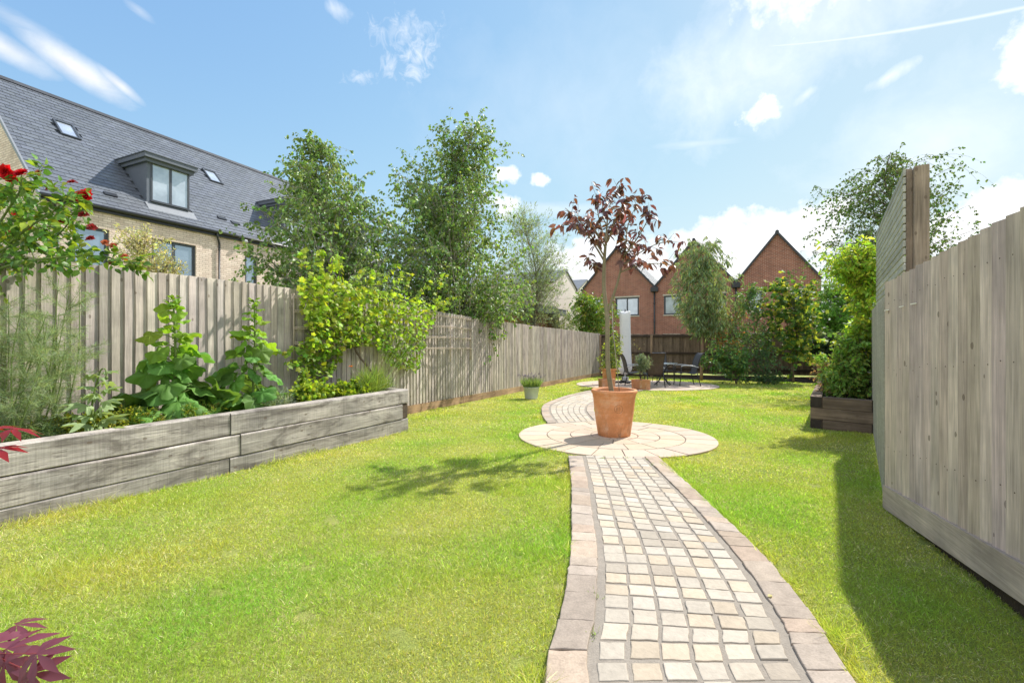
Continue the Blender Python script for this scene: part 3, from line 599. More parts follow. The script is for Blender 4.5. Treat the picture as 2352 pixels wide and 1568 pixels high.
def right_fence():
    d = unit(A_([-.404, -1.0])); rz = frame2(d); L = 3.65
    t = thing('wooden_fence', 'tall pale pine board fence with stepped top rising close on the right', 'fence', (RC[0], RC[1], 0), rz)
    bt = lambda s: np.interp(s, [0, 1.48, 2.75, 3.7], [-.065, .052, .145, .215]); tp = lambda s: 1.578+.0955*s
    b = MB(); x = .0; i = 0
    while x < L:
        w = .099+rng.normal(0, .0012); v = rng.uniform(.80, 1.12); tint = A_([v, v*rng.uniform(.95, 1.0), v*rng.uniform(.90, 1.02)]); z1 = tp(x)+rng.normal(0, .002); z0 = float(bt(x))+.155; h = .018+rng.normal(0, .0012)
        V = []
        for zz in (z0, z1): V += [(x, -h, zz), (x+w-.0035, -.010, zz), (x+w-.0035, 0, zz), (x, 0, zz)]
        b.hexa(V, tint)
        for hz in (.30, .86, 1.34):
            for fx in (.5,):
                nz = z0+hz+rng.normal(0, .008); nx_ = x+w*fx+rng.normal(0, .004); ny_ = -h+(h-.010)*fx; b.box(nx_-.0024, nx_+.0024, ny_-.0012, ny_+.004, nz-.0024, nz+.0024, (.16, .15, .14))
        x += w; i += 1
    b.build('board_panel', M['fence_near'], t)
    g = MB(); g.hexa([(0, -.034, bt(0)), (L, -.034, bt(L)), (L, 0, bt(L)), (0, 0, bt(0)), (0, -.034, bt(0)+.165), (L, -.034, bt(L)+.165), (L, -.004, bt(L)+.165), (0, -.004, bt(0)+.165)])
    g.build('gravel_board', M['board_near'], t)
    p = MB(); p.box(.03, .12, .03, .12, -.12, 1.5); p.build('post', M['post'], t); p = MB(); p.box(1.80, 1.89, .03, .12, -.1, 1.6); p.build('post', M['post'], t)
    bw = mat_plain('sunlight_pale', (.85, .80, .70), .8, .05, 20, 0)
    for s, l in ((.005, .085), (.265, .07), (.44, .085)): m = MB(); m.box(s, s+l, -.0262, -.0235, 1.372+.03*s, 1.379+.03*s); m.build('sunlight_strip', bw, t)  # pale strips painted as sunlight slipping through the boards
right_fence()
mb = MB(); dd = unit(A_([-.404, -1.0])); nn = A_([-dd[1], dd[0]]); V = []
for k in range(12):
    for o, z in ((.002, .0), (.003, .02), (.5, .03), (3., .0)):
        q = RC+dd*(-.1+k*.36)+nn*o; V.append((q[0], q[1], float(np.interp(k*.36-.1, [0, 1.48, 2.75, 3.7], [-.02, .085, .18, .25]))+z+rng.normal(0, .008)-(.3 if o > 2 else 0)-(.35 if o < .0025 else 0)))
mb.add(V, [[4*k+j, 4*k+j+1, 4*k+5+j, 4*k+4+j] for k in range(11) for j in range(3)]); tag(mb.build('sun_block_bank', M['soil']), kind='structure')  # low bank added behind the fence to stop sun passing under it
def right_far_fence():
    d = unit(A_([.765, 1.0])); rz = frame2(d); L = 17.2
    t = thing('wooden_fence', 'grey board fence running back behind the dark raised bed and wisteria', 'fence', (RC[0], RC[1], 0), rz)
    b = MB(); x = .012; i = 0
    while x < L:
        yy = RC[1]+x*d[1]; w = .10; v = rng.uniform(.82, 1.1); z1 = np.interp(x, [0, 4.3, 17], [1.48, 1.62, 1.5]); h = .008+.014*(i % 2)
        b.box(x, x+w-.001, .0, h, float(G(yy))+.03, z1, (v, v*.98, v*.94)); x += w; i += 1
    b.build('board_panel', M['slat'], t)
right_far_fence()
def slat_screen():
    a = A_([3.565, 4.12]); d = unit(A_([.70, 1.0])); rz = frame2(d); L = 2.95; z1 = 2.715
    t = thing('slatted_screen', 'high screen of grey horizontal slats on a tall post above the right fence', 'screen', (a[0], a[1], 0), rz)
    n = 20; s = MB(); hh = .058
    for k in range(n):
        z = z1-(k+1)*(hh+.013); v = rng.uniform(.85, 1.15); s.bevel_box(-.02, L, .0, .022, z, z+hh, .004, (v, v, v))
    s.build('slats', M['slat'], t)
    for a0, a1 in ((0, .045), (L-.05, L), (L*.5-.02, L*.5+.02)): e = MB(); e.box(a0, a1, -.045, -.001, 1.1, z1-.01); e.build('batten', M['post'], t)
    p = MB(); p.bevel_box(-.085, .02, -.150, -.0465, -.1, 2.70, .006); p.build('post', M['post'], t)
    p = MB(); p.bevel_box(L-.1, L, -.15, -.05, -.15, 2.66, .006); p.build('post', M['post'], t)
slat_screen()

# ------------------------------------------------------------------ raised beds
def left_bed():
    rz = frame2(-BFD)+math.pi; rz = frame2(BFD); o = BF0-BFD*6.0
    t = thing('raised_bed', 'long raised bed of silvered oak sleepers along the left fence', 'raised bed', (o[0], o[1], 0), rz)
    L = 6.0; zt = [.472, .264, .056]; zb = [.270, .062, -.22]
    s_of = lambda y: L-(6.53-y)*1.1234
    cuts = [[-.6, s_of(4.28), L], [-.6, s_of(4.36), L-.125], [-.6, s_of(4.27), L]]
    for k in range(3):
        for a0, a1 in zip(cuts[k][:-1], cuts[k][1:]):
            m = MB(); v = rng.uniform(.9, 1.08); n = 14; xs_ = np.linspace(a0+.004, a1-.004, n); V = []; j0 = rng.normal(0, .003); wob = np.cumsum(rng.normal(0, .0016, n))
            for i, x in enumerate(xs_):
                e = .006; y0 = -.0+j0+wob[i]*.6; up = wob[i]*.5
                V += [(x, y0+e, zb[k]), (x, y0, zb[k]+e), (x, y0+rng.normal(0, .0012), zt[k]-e*2+up), (x, y0+e*1.6, zt[k]+up), (x, y0+.12, zt[k]), (x, y0+.12, zb[k])]
            Q = [[6*i+j, 6*(i+1)+j, 6*(i+1)+(j+1) % 6, 6*i+(j+1) % 6] for i in range(n-1) for j in range(6)]
            m.add(V, Q, (v, v*.99, v*.98)); n0 = m.n
            m.F.append(A_([list(range(6))[::1], [6*(n-1)+q for q in range(6)][::-1]])); m.T.append(np.full((2, 3), v*.8)); m.S.append(np.zeros(2, bool))
            m.build('sleeper', M['sleeper'], t)
    # return at the far end
    for k in range(3):
        m = MB(); a = L-.12 if k != 1 else L-.12; m.bevel_box(a, L-.001 if k == 1 else L-.002, (.123 if k != 1 else .006), 1.05, zb[k], zt[k]-.001, .005, (.9, .88, .86)); m.build('end_sleeper', M['endgrain'] if k == 1 else M['sleeper'], t)
    m = MB(); nx_, ny_ = 60, 8; X, Y = np.meshgrid(np.linspace(-.6, L-.12, nx_), np.linspace(.121, 1.12, ny_)); Z = .385+.02*n2(X, Y, 6, 9)+rng.normal(0, .006, X.shape)
    m.add(np.stack([X, Y, Z], -1).reshape(-1, 3), [[j*nx_+i, j*nx_+i+1, (j+1)*nx_+i+1, (j+1)*nx_+i] for j in range(ny_-1) for i in range(nx_-1)]); m.build('soil', M['soil'], t)
left_bed()
def right_bed():
    A0 = A_([4.45, 6.79]); d = unit(A_([1.0, -1.0])); rz = frame2(d)
    t = thing('raised_bed', 'dark weathered sleeper raised bed under the wisteria on the right', 'raised bed', (A0[0], A0[1], 0), rz)
    sd = local((0, 0), rz, unit(A_([.716, 1.0]))); L = .86; LS = 4.4; z = [(.335, .172), (.168, .006), (.0, -.22)]; w = .13
    pr = A_([-sd[1], sd[0]]); pr = -pr if pr[0] < 0 else pr
    for k, (zt, zb) in enumerate(z):
        m = MB(); f0 = w*1.15 if k != 1 else 0; m.bevel_box(f0, L-(.13 if k != 1 else 0), .0, .13, zb, zt, .007, (rng.uniform(.9, 1.1),)*3); m.build('sleeper', M['sleeper_dark'], t)
        m = MB(); s0 = 0 if k != 1 else .135; p = sd*s0; q = sd*LS; c = [p, p+pr*w, q+pr*w, q]
        if k != 1: c[0] = A_([0., 0.]); c[1] = A_([w*1.12, 0.0])
        m.hexa([(*v, zb) for v in c]+[(*v, zt) for v in c], (1.25, 1.2, 1.15)); m.build('side_sleeper', M['sleeper_dark'], t)
        if k != 1:
            m = MB(); m.box(.002, w*1.1, -.004, -.0005, zb+.004, zt-.004); m.build('end_grain', M['endgrain_dark'], t)
            m = MB(); m.box(L-.128, L, -.002, .14, zb+.002, zt-.002); m.build('end_grain', M['endgrain_dark'], t)
    m = MB(); c = [A_([.13, .131]), A_([L, .131]), sd*LS+A_([1.6, 0]), sd*LS+pr*w]; m.add([(*v, .27) for v in c], [[0, 1, 2, 3]]); m.build('soil', M['soil'], t)
right_bed()

# ------------------------------------------------------------------ houses
def wall_holes(mb, x0, x1, z0, z1, holes, y=0.0, dep=.09):
    xs_ = sorted({x0, x1, *[h[0] for h in holes], *[h[1] for h in holes]}); zs_ = sorted({z0, z1, *[h[2] for h in holes], *[h[3] for h in holes]})
    for a, b in zip(xs_[:-1], xs_[1:]):
        for c, d in zip(zs_[:-1], zs_[1:]):
            if not any(h[0] <= (a+b)/2 <= h[1] and h[2] <= (c+d)/2 <= h[3] for h in holes): mb.add([(a, y, c), (b, y, c), (b, y, d), (a, y, d)], [[0, 1, 2, 3]])
    for a, b, c, d in holes:
        mb.add([(a, y, c), (a, y, d), (a, y+dep, d), (a, y+dep, c)], [[0, 1, 2, 3]]); mb.add([(b, y, d), (b, y, c), (b, y+dep, c), (b, y+dep, d)], [[0, 1, 2, 3]])
        mb.add([(a, y, d), (b, y, d), (b, y+dep, d), (a, y+dep, d)], [[0, 1, 2, 3]]); mb.add([(b, y, c), (a, y, c), (a, y+dep, c), (b, y+dep, c)], [[0, 1, 2, 3]])
def window(parent, x0, x1, z0, z1, y, panes=2, glass='glass', fw=.055, split=None):
    f = MB(); f.box(x0, x1, y, y+.06, z0, z0+fw); f.box(x0, x1, y, y+.06, z1-fw, z1); f.box(x0, x0+fw, y, y+.06, z0+fw, z1-fw); f.box(x1-fw, x1, y, y+.06, z0+fw, z1-fw)
    for k in range(1, panes): xm = x0+(x1-x0)*k/panes if split is None else x0+(x1-x0)*split; f.box(xm-fw*.7, xm+fw*.7, y-.001, y+.06, z0+fw, z1-fw)
    w = f.build('window', M['frame'], parent)
    g = MB()
    if z1-z0 > .5:
        xs_ = [x0+fw]+[x0+(x1-x0)*(k/panes if split is None else split) for k in range(1, panes)]+[x1-fw]
        for a, b in zip(xs_[:-1], xs_[1:]): g.box(a+.045, b-.045, y+.030, y+.034, z0+fw+.03, z1-fw-.03)
        i = MB()
        for a, b in zip(xs_[:-1], xs_[1:]):
            for q in ((a+.004, b-.004, z0+fw, z0+fw+.032), (a+.004, b-.004, z1-fw-.032, z1-fw), (a+.004, a+.046, z0+fw+.032, z1-fw-.032), (b-.046, b-.004, z0+fw+.032, z1-fw-.032)): i.box(q[0], q[1], y+.012, y+.05, q[2], q[3])
        i.build('sash', M['frame'], w)
    else: g.box(x0+fw, x1-fw, y+.03, y+.034, z0+fw, z1-fw)
    g.build('pane', M[glass], w)
def slates(mb, x0, x1, w0, w1, y0, z0, cp, sp, row=.25, wid=.30, holes=(), th=.010, flip=1):
    """Overlapping slates on a slope: along x, w metres up the slope from (y0, z0)."""
    k = 0; w = w0
    while w < w1-.01:
        x = x0-(wid/2 if k % 2 else 0)
        while x < x1:
            a, b = max(x, x0), min(x+wid-.009, x1)
            if b-a > .02 and not any(h[0] < (a+b)/2 < h[1] and h[2] < w+row/2 < h[3] for h in holes):
                v = rng.uniform(.87, 1.10); l = rng.normal(0, .0016); ww = min(w+row+.02, w1+.02); dn = lambda q, hgt: (y0+q*cp-hgt*sp, z0+q*sp+hgt*cp)
                (ya, za), (yb, zb) = dn(w-.0+rng.normal(0, .003), th*2.1+l), dn(ww, th*.6); (yc, zc) = dn(w, .0)
                mb.add([(a, ya, za), (b, ya, za), (b, yb, zb), (a, yb, zb), (a, yc, zc), (b, yc, zc)], [[0, 1, 2, 3], [4, 5, 1, 0], [4, 0, 3, 3], [1, 5, 2, 2]] if False else [[0, 1, 2, 3], [4, 5, 1, 0]], (v, v, v*rng.uniform(.98, 1.05)))
            x += wid
        w += row; k += 1
HC = -19.56; HY0 = 13.05; HO = A_([HC+.4617*HY0, HY0]); HRZ = frame2(LFD); HE, HR, HW = 5.47, 10.13, 4.5; HL = 14.4
def wall_hit(px, py):
    r = (px-CX)/F; y = HC/(r-.4617); return (y-HY0)*1.1015, H+(CY-py)/F*y
def roof_hit(px, py):
    # ray against the front roof slope, returns along and up-slope distances
    r = (px-CX)/F; q = (CY-py)/F; k = (HR-HE)/HW
    # y = (HC-1.1015 w)/(r-.4617); H+q y = HE+k w
    a = HC/(r-.4617); b = -1.1015/(r-.4617); w = (HE-H-q*a)/(q*b-k); y = a+b*w; X = r*y
    lx, ly = local(HO, HRZ, (X, y)); return lx, ly*math.hypot(1, k)
def big_house():
    t = thing('brick_house', 'long buff brick house with steep grey slate roof and dormers beyond the left fence', 'house', (HO[0], HO[1], 0), HRZ)
    k = (HR-HE)/HW; sl = math.hypot(1, k); cp, sp = 1/sl, k/sl; SLN = HW*sl
    x0, zt = wall_hit(200, 519); x1, _ = wall_hit(251.5, 519); win = [(x0-.35, x1, 2.95, zt)]
    xa, zt2 = wall_hit(349, 549); xb, _ = wall_hit(450.5, 562); win.append((xa, xb, 3.05, zt))
    xc, zt3 = wall_hit(563, 586); xd, _ = wall_hit(591, 589); win.append((xc, xd, 3.1, zt)); win += [(1.2, 3.0, .9, 2.2), (9.6, 10.8, 3.0, zt), (12.2, 13.2, 3.0, zt)]
    w = MB(); wall_holes(w, 0, HL, -.8, HE-.0, win, 0.0, .09)
    for xx in (0, HL): w.add([(xx, 0, -.8), (xx, 9, -.8), (xx, 9, HE), (xx, HW, HR-.02), (xx, 0, HE)][::(1 if xx else -1)], [[0, 1, 2, 3, 4]])
    w.add([(HL, 9, -.8), (0, 9, -.8), (0, 9, HE), (HL, 9, HE)], [[0, 1, 2, 3]]); w.build('wall', M['brick_buff'], t)
    for i, h in enumerate(win): window(t, h[0], h[1], h[2], h[3], .055, 1 if h[1]-h[0] < 1.0 else 2, 'glass')
    dk = [roof_hit(338, 467), roof_hit(429.3, 483)]; wd = .477*sl
    dorm = [(dk[0][0]-.02, dk[1][0]+.02), None]
    d2 = roof_hit(636, 520)[0]; dorm[1] = (d2-.02, d2+dorm[0][1]-dorm[0][0]-.02); dorm.append((dorm[1][1]+3.6, dorm[1][1]+4.95))
    holes = [(a, b, wd, wd+2.2) for a, b in dorm]
    skl = []
    for q in (((118.6, 273.8), (167.7, 291.2), (186.5, 324.4), (138.8, 308.5)), ((463.8, 388), (494.2, 398), (511.5, 425.5), (481, 415))):
        h = [roof_hit(*c) for c in q]; skl.append(((h[0][0]+h[3][0])/2, (h[1][0]+h[2][0])/2, (h[0][1]+h[1][1])/2-.0, (h[2][1]+h[3][1])/2))
    skl = [(min(a, b), max(a, b), min(c, d), max(c, d)) for a, b, c, d in skl]
    holes += skl
    base = MB(); n_ = .012; y0, z0 = -.10, HE-.10*k
    base.add([(-.03, y0+n_*sp, z0-n_*cp), (HL+.03, y0+n_*sp, z0-n_*cp), (HL+.03, HW+n_*sp, HR-n_*cp), (-.03, HW+n_*sp, HR-n_*cp)], [[0, 1, 2, 3]], (.5, .5, .5)); base.add([(HL+.03, 9.1, z0), (-.03, 9.1, z0), (-.03, HW, HR), (HL+.03, HW, HR)], [[0, 1, 2, 3]])
    slates(base, -.04, HL+.04, 0, SLN+.12, y0, z0, cp, sp, .205, .30, [(a, b, c+.14, d+.14) for a, b, c, d in holes])
    rf = base.build('roof', M['slate'], t)
    m = MB(); n = int((HL+.1)/.45)
    for i in range(n):
        a = -.05+i*.45; v = rng.uniform(.9, 1.1); m.add([(a, HW-.16, HR-.10), (a, HW, HR+.065), (a, HW+.16, HR-.10), (a+.446, HW-.16, HR-.10), (a+.446, HW, HR+.065), (a+.446, HW+.16, HR-.10)], [[0, 3, 4, 1], [1, 4, 5, 2]], (v, v, v))
    m.build('ridge', M['ridge'], rf)
    m = MB(); m.bar((-.055, -.1, z0+.0), (-.055, HW, HR+.0), .05, .09); m.build('verge', M['lead'], rf)
    g = MB(); g.tube([(-.05, -.15, HE-.12), (HL+.05, -.15, HE-.12)], .06, 10); g.box(-.02, HL+.02, -.09, -.002, HE-.26, HE-.08); g.build('gutter', M['black'], t)
    for x in (wall_hit(501.6, 570)[0], wall_hit(131, 480)[0], 12.0):
        p = MB(); p.tube(smooth_path([(x-.12, -.14, HE-.15), (x-.12, -.14, HE-.30), (x, -.06, HE-.52), (x, -.06, HE-.75)], 10), .038, 8); p.tube([(x, -.06, HE-.72), (x, -.06, -.6)], .034, 8)
        for z in (HE-.8, 3.4, 2.0): p.tube([(x, -.06, z), (x, -.06, z+.06)], .046, 8)
        p.build('downpipe', M['black'], t)
    for px_, py_ in ((253, 448), (509, 502), (540, 513)):
        vx, vw = roof_hit(px_, py_); q = lambda w, h: (y0+w*cp-h*sp, z0+w*sp+h*cp); m = MB(); p0, p1, p2, p3 = q(vw+.05, .0), q(vw+.22, .0), q(vw+.22, .045), q(vw+.05, .055); m.hexa([(vx-.17, *p0), (vx+.17, *p0), (vx+.17, *p1), (vx-.17, *p1), (vx-.17, *p3), (vx+.17, *p3), (vx+.17, *p2), (vx-.17, *p2)]); m.build('roof_vent', M['black'], rf)
    lx = wall_hit(556, 560)[0]; p = MB(); p.bevel_box(lx-.06, lx+.1, -.24, -.03, HE-.30, HE-.20, .02); p.build('security_lamp', M['steel'], t)


    return t, dorm, skl, (k, sl, cp, sp, wd)
def skylight(t, a, b, c, d, cp, sp, y0, z0):
    def q(x, w, h): return (x, y0+w*cp-h*sp, z0+w*sp+h*cp)
    f = MB(); fw = .055
    for (x0, x1, w0, w1) in ((a, b, c, c+fw), (a, b, d-fw, d), (a, a+fw, c+fw, d-fw), (b-fw, b, c+fw, d-fw)):
        f.hexa([q(x0, w0, 0), q(x1, w0, 0), q(x1, w1, 0), q(x0, w1, 0), q(x0, w0, .07), q(x1, w0, .07), q(x1, w1, .07), q(x0, w1, .07)])
    s = f.build('skylight', M['frame'], t); g = MB(); g.add([q(a+fw, c+fw, .03), q(b-fw, c+fw, .03), q(b-fw, d-fw, .03), q(a+fw, d-fw, .03)], [[0, 1, 2, 3]]); g.build('pane', M['glass_blind'], s)
def dormer(t, a, b, k, sl):
    yf = .477; zb = HE+k*yf; zt = zb+1.55; yb = yf+(zt-zb)/k
    m = MB(); m.add([(a, yf, zb), (a, yf, zt), (a, yb, zt)], [[0, 1, 2]]); m.add([(b, yf, zb), (b, yb, zt), (b, yf, zt)], [[0, 1, 2]])
    wa, wb, wz0, wz1 = a+.13, b-.02, zb+.13, zt-.06
    wall_holes(m, a, b, zb-.05, zt, [(wa, wb, wz0, wz1)], yf, .05)
    o = m.build('dormer', M['metal_dark'], t)
    r = MB(); r.box(a-.16, b+.16, yf-.24, yb+.25, zt+.02, zt+.17); r.box(a-.09, b+.09, yf-.12, yb+.05, zt-.10, zt+.018); r.box(a-.19, b+.19, yf-.27, yb+.25, zt+.172, zt+.20); r.build('dormer_roof', M['metal_dark'], o)
    s = MB(); s.hexa([(a-.05, yf-.25, zb-.25*k+.02), (b+.14, yf-.25, zb-.25*k+.02), (b+.14, yf, zb+.03), (a-.05, yf, zb+.03), (a-.05, yf-.25, zb-.25*k+.03), (b+.14, yf-.25, zb-.25*k+.03), (b+.14, yf, zb+.06), (a-.05, yf, zb+.06)]); s.build('apron_flashing', M['lead'], o)
    f = MB(); fw = .05; y = yf-.02; x0, x1, z0, z1 = wa, wb, wz0, wz1; xm = (x0+x1)/2
    for q in ((x0, x1, z0, z0+fw), (x0, x1, z1-fw, z1), (x0, x0+fw, z0+fw, z1-fw), (x1-fw, x1, z0+fw, z1-fw), (xm-.035, xm+.035, z0+fw, z1-fw)): f.box(q[0], q[1], y, y+.06, q[2], q[3])
    f.box(x0-.02, x1+.02, y-.05, y, z0-.03, z0+.005); f.build('window_frame', M['frame'], o)
    g = MB(); g.box(x0+fw, xm-.035, y+.03, y+.034, z0+fw, z1-fw); g.box(xm+.035, x1-fw, y+.03, y+.034, z0+fw, z1-fw); g.build('pane', M['glass_blind'], o)
def house_all():
    global big_house
    src = big_house
    t, dorm, skl, (k, sl, cp, sp, wd) = src()
    for a, b, c, d in skl: skylight(t, a, b, c+.13, d+.13, cp, sp, -.10, HE-.10*k)
    for d in dorm: dormer(t, d[0], d[1], k, sl)
house_all()

TD = unit(A_([1, -.52])); TRZ = frame2(TD); TO = A_([9.27, 30.0])
def terrace_hit(px, py):
    r = (px-CX)/F; tt = (r*30-9.27)/(1+.52*r); y = 30-.52*tt; return tt*1.127, H+(CY-py)/F*y
TE, TA = 4.70, 7.49
def gable_house(label, s0, s1, wins, lintels=True, right_drop=0.0, hopper=True):
    o = TO+TD*s0; W = s1-s0; D = 9.0
    t = thing('gabled_house', label, 'house', (o[0], o[1], 0), TRZ, None)
    hs = [(a-s0, b-s0, c, d) for a, b, c, d, *_ in wins]
    w = MB(); wall_holes(w, 0, W, -.9, TE, hs, 0, .1); w.add([(0, 0, TE), (W, 0, TE), (W/2, 0, TA)], [[0, 1, 2]])
    w.add([(0, D, -.9), (0, 0, -.9), (0, 0, TE), (0, D, TE)], [[0, 1, 2, 3]]); w.add([(W, 0, -.9), (W, D, -.9), (W, D, TE), (W, 0, TE)], [[0, 1, 2, 3]]); w.add([(W, D, -.9), (0, D, -.9), (0, D, TE), (W/2, D, TA), (W, D, TE)], [[0, 1, 2, 3, 4]])
    w.build('wall', M['brick_red'], t)
    r = MB(); kk = (TA-TE)/(W/2); ln = math.hypot(W/2, TA-TE); nr = 9
    for sgn in (0, 1):
        for i in range(nr):
            f0, f1 = i/nr, (i+1)/nr
            def q(f, y, h): x = W/2*f; z = TE+(TA-TE)*f; nx_ = -(TA-TE)/ln; nz_ = W/2/ln; x += nx_*h; z += nz_*h; return ((x if sgn == 0 else W-x), y, z)
            v = rng.uniform(.9, 1.1); y0 = -.09; r.add([q(f0-.01, y0, .085), q(f1, y0, .065), q(f1, D, .065), q(f0-.01, D, .085)], [[0, 1, 2, 3] if sgn else [3, 2, 1, 0]], (v, v, v)); r.add([q(f0-.01, y0, .0), q(f1, y0, 0), q(f1, y0, .065), q(f0-.01, y0, .085)], [[0, 1, 2, 3] if sgn == 0 else [3, 2, 1, 0]], (.6, .6, .65))
    rf = r.build('roof', M['tile_dark'], t)
    v = MB()
    for sgn in (0, 1):
        x0 = -.02 if sgn == 0 else W+.02; v.bar((x0, -.10, TE+.03), (W/2, -.10, TA+.06), .07, .11)
    v.build('verge', M['ridge'], rf); rr = MB(); rr.tube([(W/2, -.14, TA+.09), (W/2, D, TA+.09)], .10, 8); rr.build('ridge', M['ridge'], rf)
    for (a, b, c, d, *rest) in wins:
        a -= s0; b -= s0; window(t, a, b, c, d, .06, rest[0] if rest else 1, rest[1] if len(rest) > 1 else 'glass_blind', .06, rest[2] if len(rest) > 2 else None)
        if lintels: m = MB(); m.box(a-.06, b+.06, -.012, .09, d+.002, d+.09); m.build('lintel', M['stone'], t); m = MB(); m.box(a-.04, b+.04, -.04, .10, c-.07, c-.002); m.build('sill', M['stone'], t)
    if hopper:
        m = MB(); m.bevel_box(W-.24, W+.24, -.24, -.03, TE-.30, TE+.02, .03); m.tube([(W, -.12, TE-.28), (W, -.10, -.6)], .05, 8)
        for z in (3.6, 2.4, 1.2): m.tube([(W, -.11, z), (W, -.11, z+.09)], .066, 8)
        m.build('downpipe', M['black'], t)
th = terrace_hit
e0, e1, e2, e3 = th(1336, 676)[0], th(1499.5, 661)[0]+.12, th(1690.5, 650)[0], th(1886, 655)[0]
w1 = [(th(1413.5, 683)[0], th(1467.5, 683)[0], th(1440, 725)[1], th(1440, 683)[1], 2, 'glass_blind'), (th(1364, 683)[0], th(1382, 683)[0], th(1375, 725)[1]+.1, th(1375, 686)[1], 1, 'glass'), (th(1420, 700)[0], th(1468, 700)[0], .4, th(1440, 770)[1], 2, 'glass')]
zs, zh = w1[0][2], w1[0][3]
gable_house('leftmost red brick gabled house, its gable behind the purple potted tree', e0, e1, w1)
gable_house('middle red brick gabled house half hidden behind the eucalyptus', e1, e2, [(th(1524.5, 678)[0], th(1564, 678)[0], zs, zh, 1, 'glass_blind'), (th(1524.5, 678)[0], th(1560, 678)[0], .4, w1[2][3], 1, 'glass'), (th(1640, 678)[0], th(1668, 678)[0], zs, zh, 1, 'glass_blind')])
gable_house('rightmost red brick gabled house with its pointed gable clear against the sky', e2, e3, [(th(1717.5, 668)[0], th(1751, 666)[0], zs, zh, 1, 'glass_blind'), (th(1815, 660)[0], th(1861.5, 660)[0], zs-.05, zh, 2, 'glass'), (th(1720, 668)[0], th(1755, 666)[0], .4, w1[2][3], 1, 'glass')], hopper=False)

def pale_house(label, sh):
    Lp, Rp_, Ap = A_([3.24, 36.0]), A_([5.99, 42.0]), A_([4.7, 39.0]); o = Lp+sh; d = unit(Rp_-Lp); rz = frame2(d); W = np.linalg.norm(Rp_-Lp); ze, za = 5.84, 7.15
    t = thing('rendered_house', label, 'house', (o[0], o[1], 0), rz)
    w = MB(); Dp = 9.0; w.add([(0, 0, -1), (W, 0, -1), (W, 0, ze), (W/2, 0, za), (0, 0, ze)], [[0, 1, 2, 3, 4]]); w.add([(0, Dp, -1), (0, 0, -1), (0, 0, ze), (0, Dp, ze)], [[0, 1, 2, 3]]); w.add([(W, 0, -1), (W, Dp, -1), (W, Dp, ze), (W, 0, ze)], [[0, 1, 2, 3]]); w.add([(W, Dp, -1), (0, Dp, -1), (0, Dp, ze), (W/2, Dp, za), (W, Dp, ze)], [[0, 1, 2, 3, 4]])
    w.build('wall', M['render'], t)
    r = MB(); r.hexa([(-.12, -.1, ze-.03), (W/2, -.1, za+.02), (W/2, Dp, za+.02), (-.12, Dp, ze-.03), (-.12, -.1, ze+.09), (W/2, -.1, za+.15), (W/2, Dp, za+.15), (-.12, Dp, ze+.09)]); r.hexa([(W+.12, -.1, ze-.03), (W/2+.001, -.1, za+.02), (W/2+.001, Dp, za+.02), (W+.12, Dp, ze-.03), (W+.12, -.1, ze+.09), (W/2+.001, -.1, za+.15), (W/2+.001, Dp, za+.15), (W+.12, Dp, ze+.09)])
    r.build('roof', M['tile_dark'], t)
    g = MB(); g.tube([(-.16, -.1, ze), (-.16, Dp, ze)], .06, 8); g.build('gutter', M['black'], t)
pale_house('nearer pale rendered house with shallow grey roof above the left fence', A_([0, 0])); pale_house('farther pale rendered house, only its grey gable top showing', A_([2.74, 5.98]))

def shed():
    y = 17.0; X = (1233.4-CX)/F*y; zt = H+(CY-701)/F*y; rz = frame2(LFD); g = float(G(y))
    t = thing('garden_shed', 'brown timber garden shed with flat dark roof peeping over the left fence', 'shed', (X, y, 0), rz)
    w = MB(); w.box(.22, 3.2, .22, 2.6, g, zt-.22); w.build('wall', M['shed_wood'], t)
    r = MB(); r.box(0, 3.5, 0, 2.9, zt-.22, zt); r.box(-.02, 3.52, -.02, 2.92, zt+.001, zt+.03); r.build('roof', M['metal_dark'], t)
    p = MB(); p.box(.20, .32, .19, .30, g, zt-.221); p.build('corner_post', M['black'], t)
shed()

# ------------------------------------------------------------------ pots and furniture
def lat(name, prof, mat, parent, c=(0, 0, 0), seg=48): m = MB(); m.lathe(prof, seg, c); return m.build(name, mat, parent)
def big_pot():
    g = float(G(CC[1]))+.022; t = thing('terracotta_pot', 'large tapered terracotta pot with thick rim at the centre of the round paving', 'plant pot', (CC[0], CC[1], g))
    prof = [(0.0, .001), (.205, .001), (.214, .008), (.222, .06), (.240, .18), (.262, .36), (.276, .50), (.279, .515), (.283, .520), (.282, .532), (.285, .540), (.286, .556), (.292, .562), (.301, .572), (.305, .588), (.303, .604), (.294, .614), (.280, .617), (.266, .612), (.258, .598), (.255, .56), (.25, .50)]
    b = lat('body', prof, M['terracotta'], t, seg=72)
    # round stamp pressed in the front, and its two letters
    m = MB(); th_ = np.linspace(0, 2*math.pi, 41)
    def onpot(u, z): r = np.interp(z, [.18, .36, .5], [.240, .262, .276])+.0008; a = -math.pi/2-.0+u/r; return (r*math.cos(a), r*math.sin(a), z)
    cx_, cz = .0, .385
    m.tube([onpot(cx_+.053*math.cos(a), cz+.053*math.sin(a)) for a in th_], .0017, 5)
    for pts in ([(-.028, .03), (-.03, -.028)], [(-.014, .03), (-.016, -.026)], [(-.029, .002), (-.015, .004)], [(.022, .028), (.006, .022), (.004, -.02), (.022, -.026)], [(.012, .0), (.024, .002)]): m.tube([onpot(cx_+a, cz+c) for a, c in pts], .0015, 4)
    m.build('stamp', mat_plain('stamp_shadow', (.22, .10, .05), .8, .2, 40, 0), t)
    lat('soil', [(0, .545), (.12, .55), (.253, .535)], M['soil'], t)
big_pot()
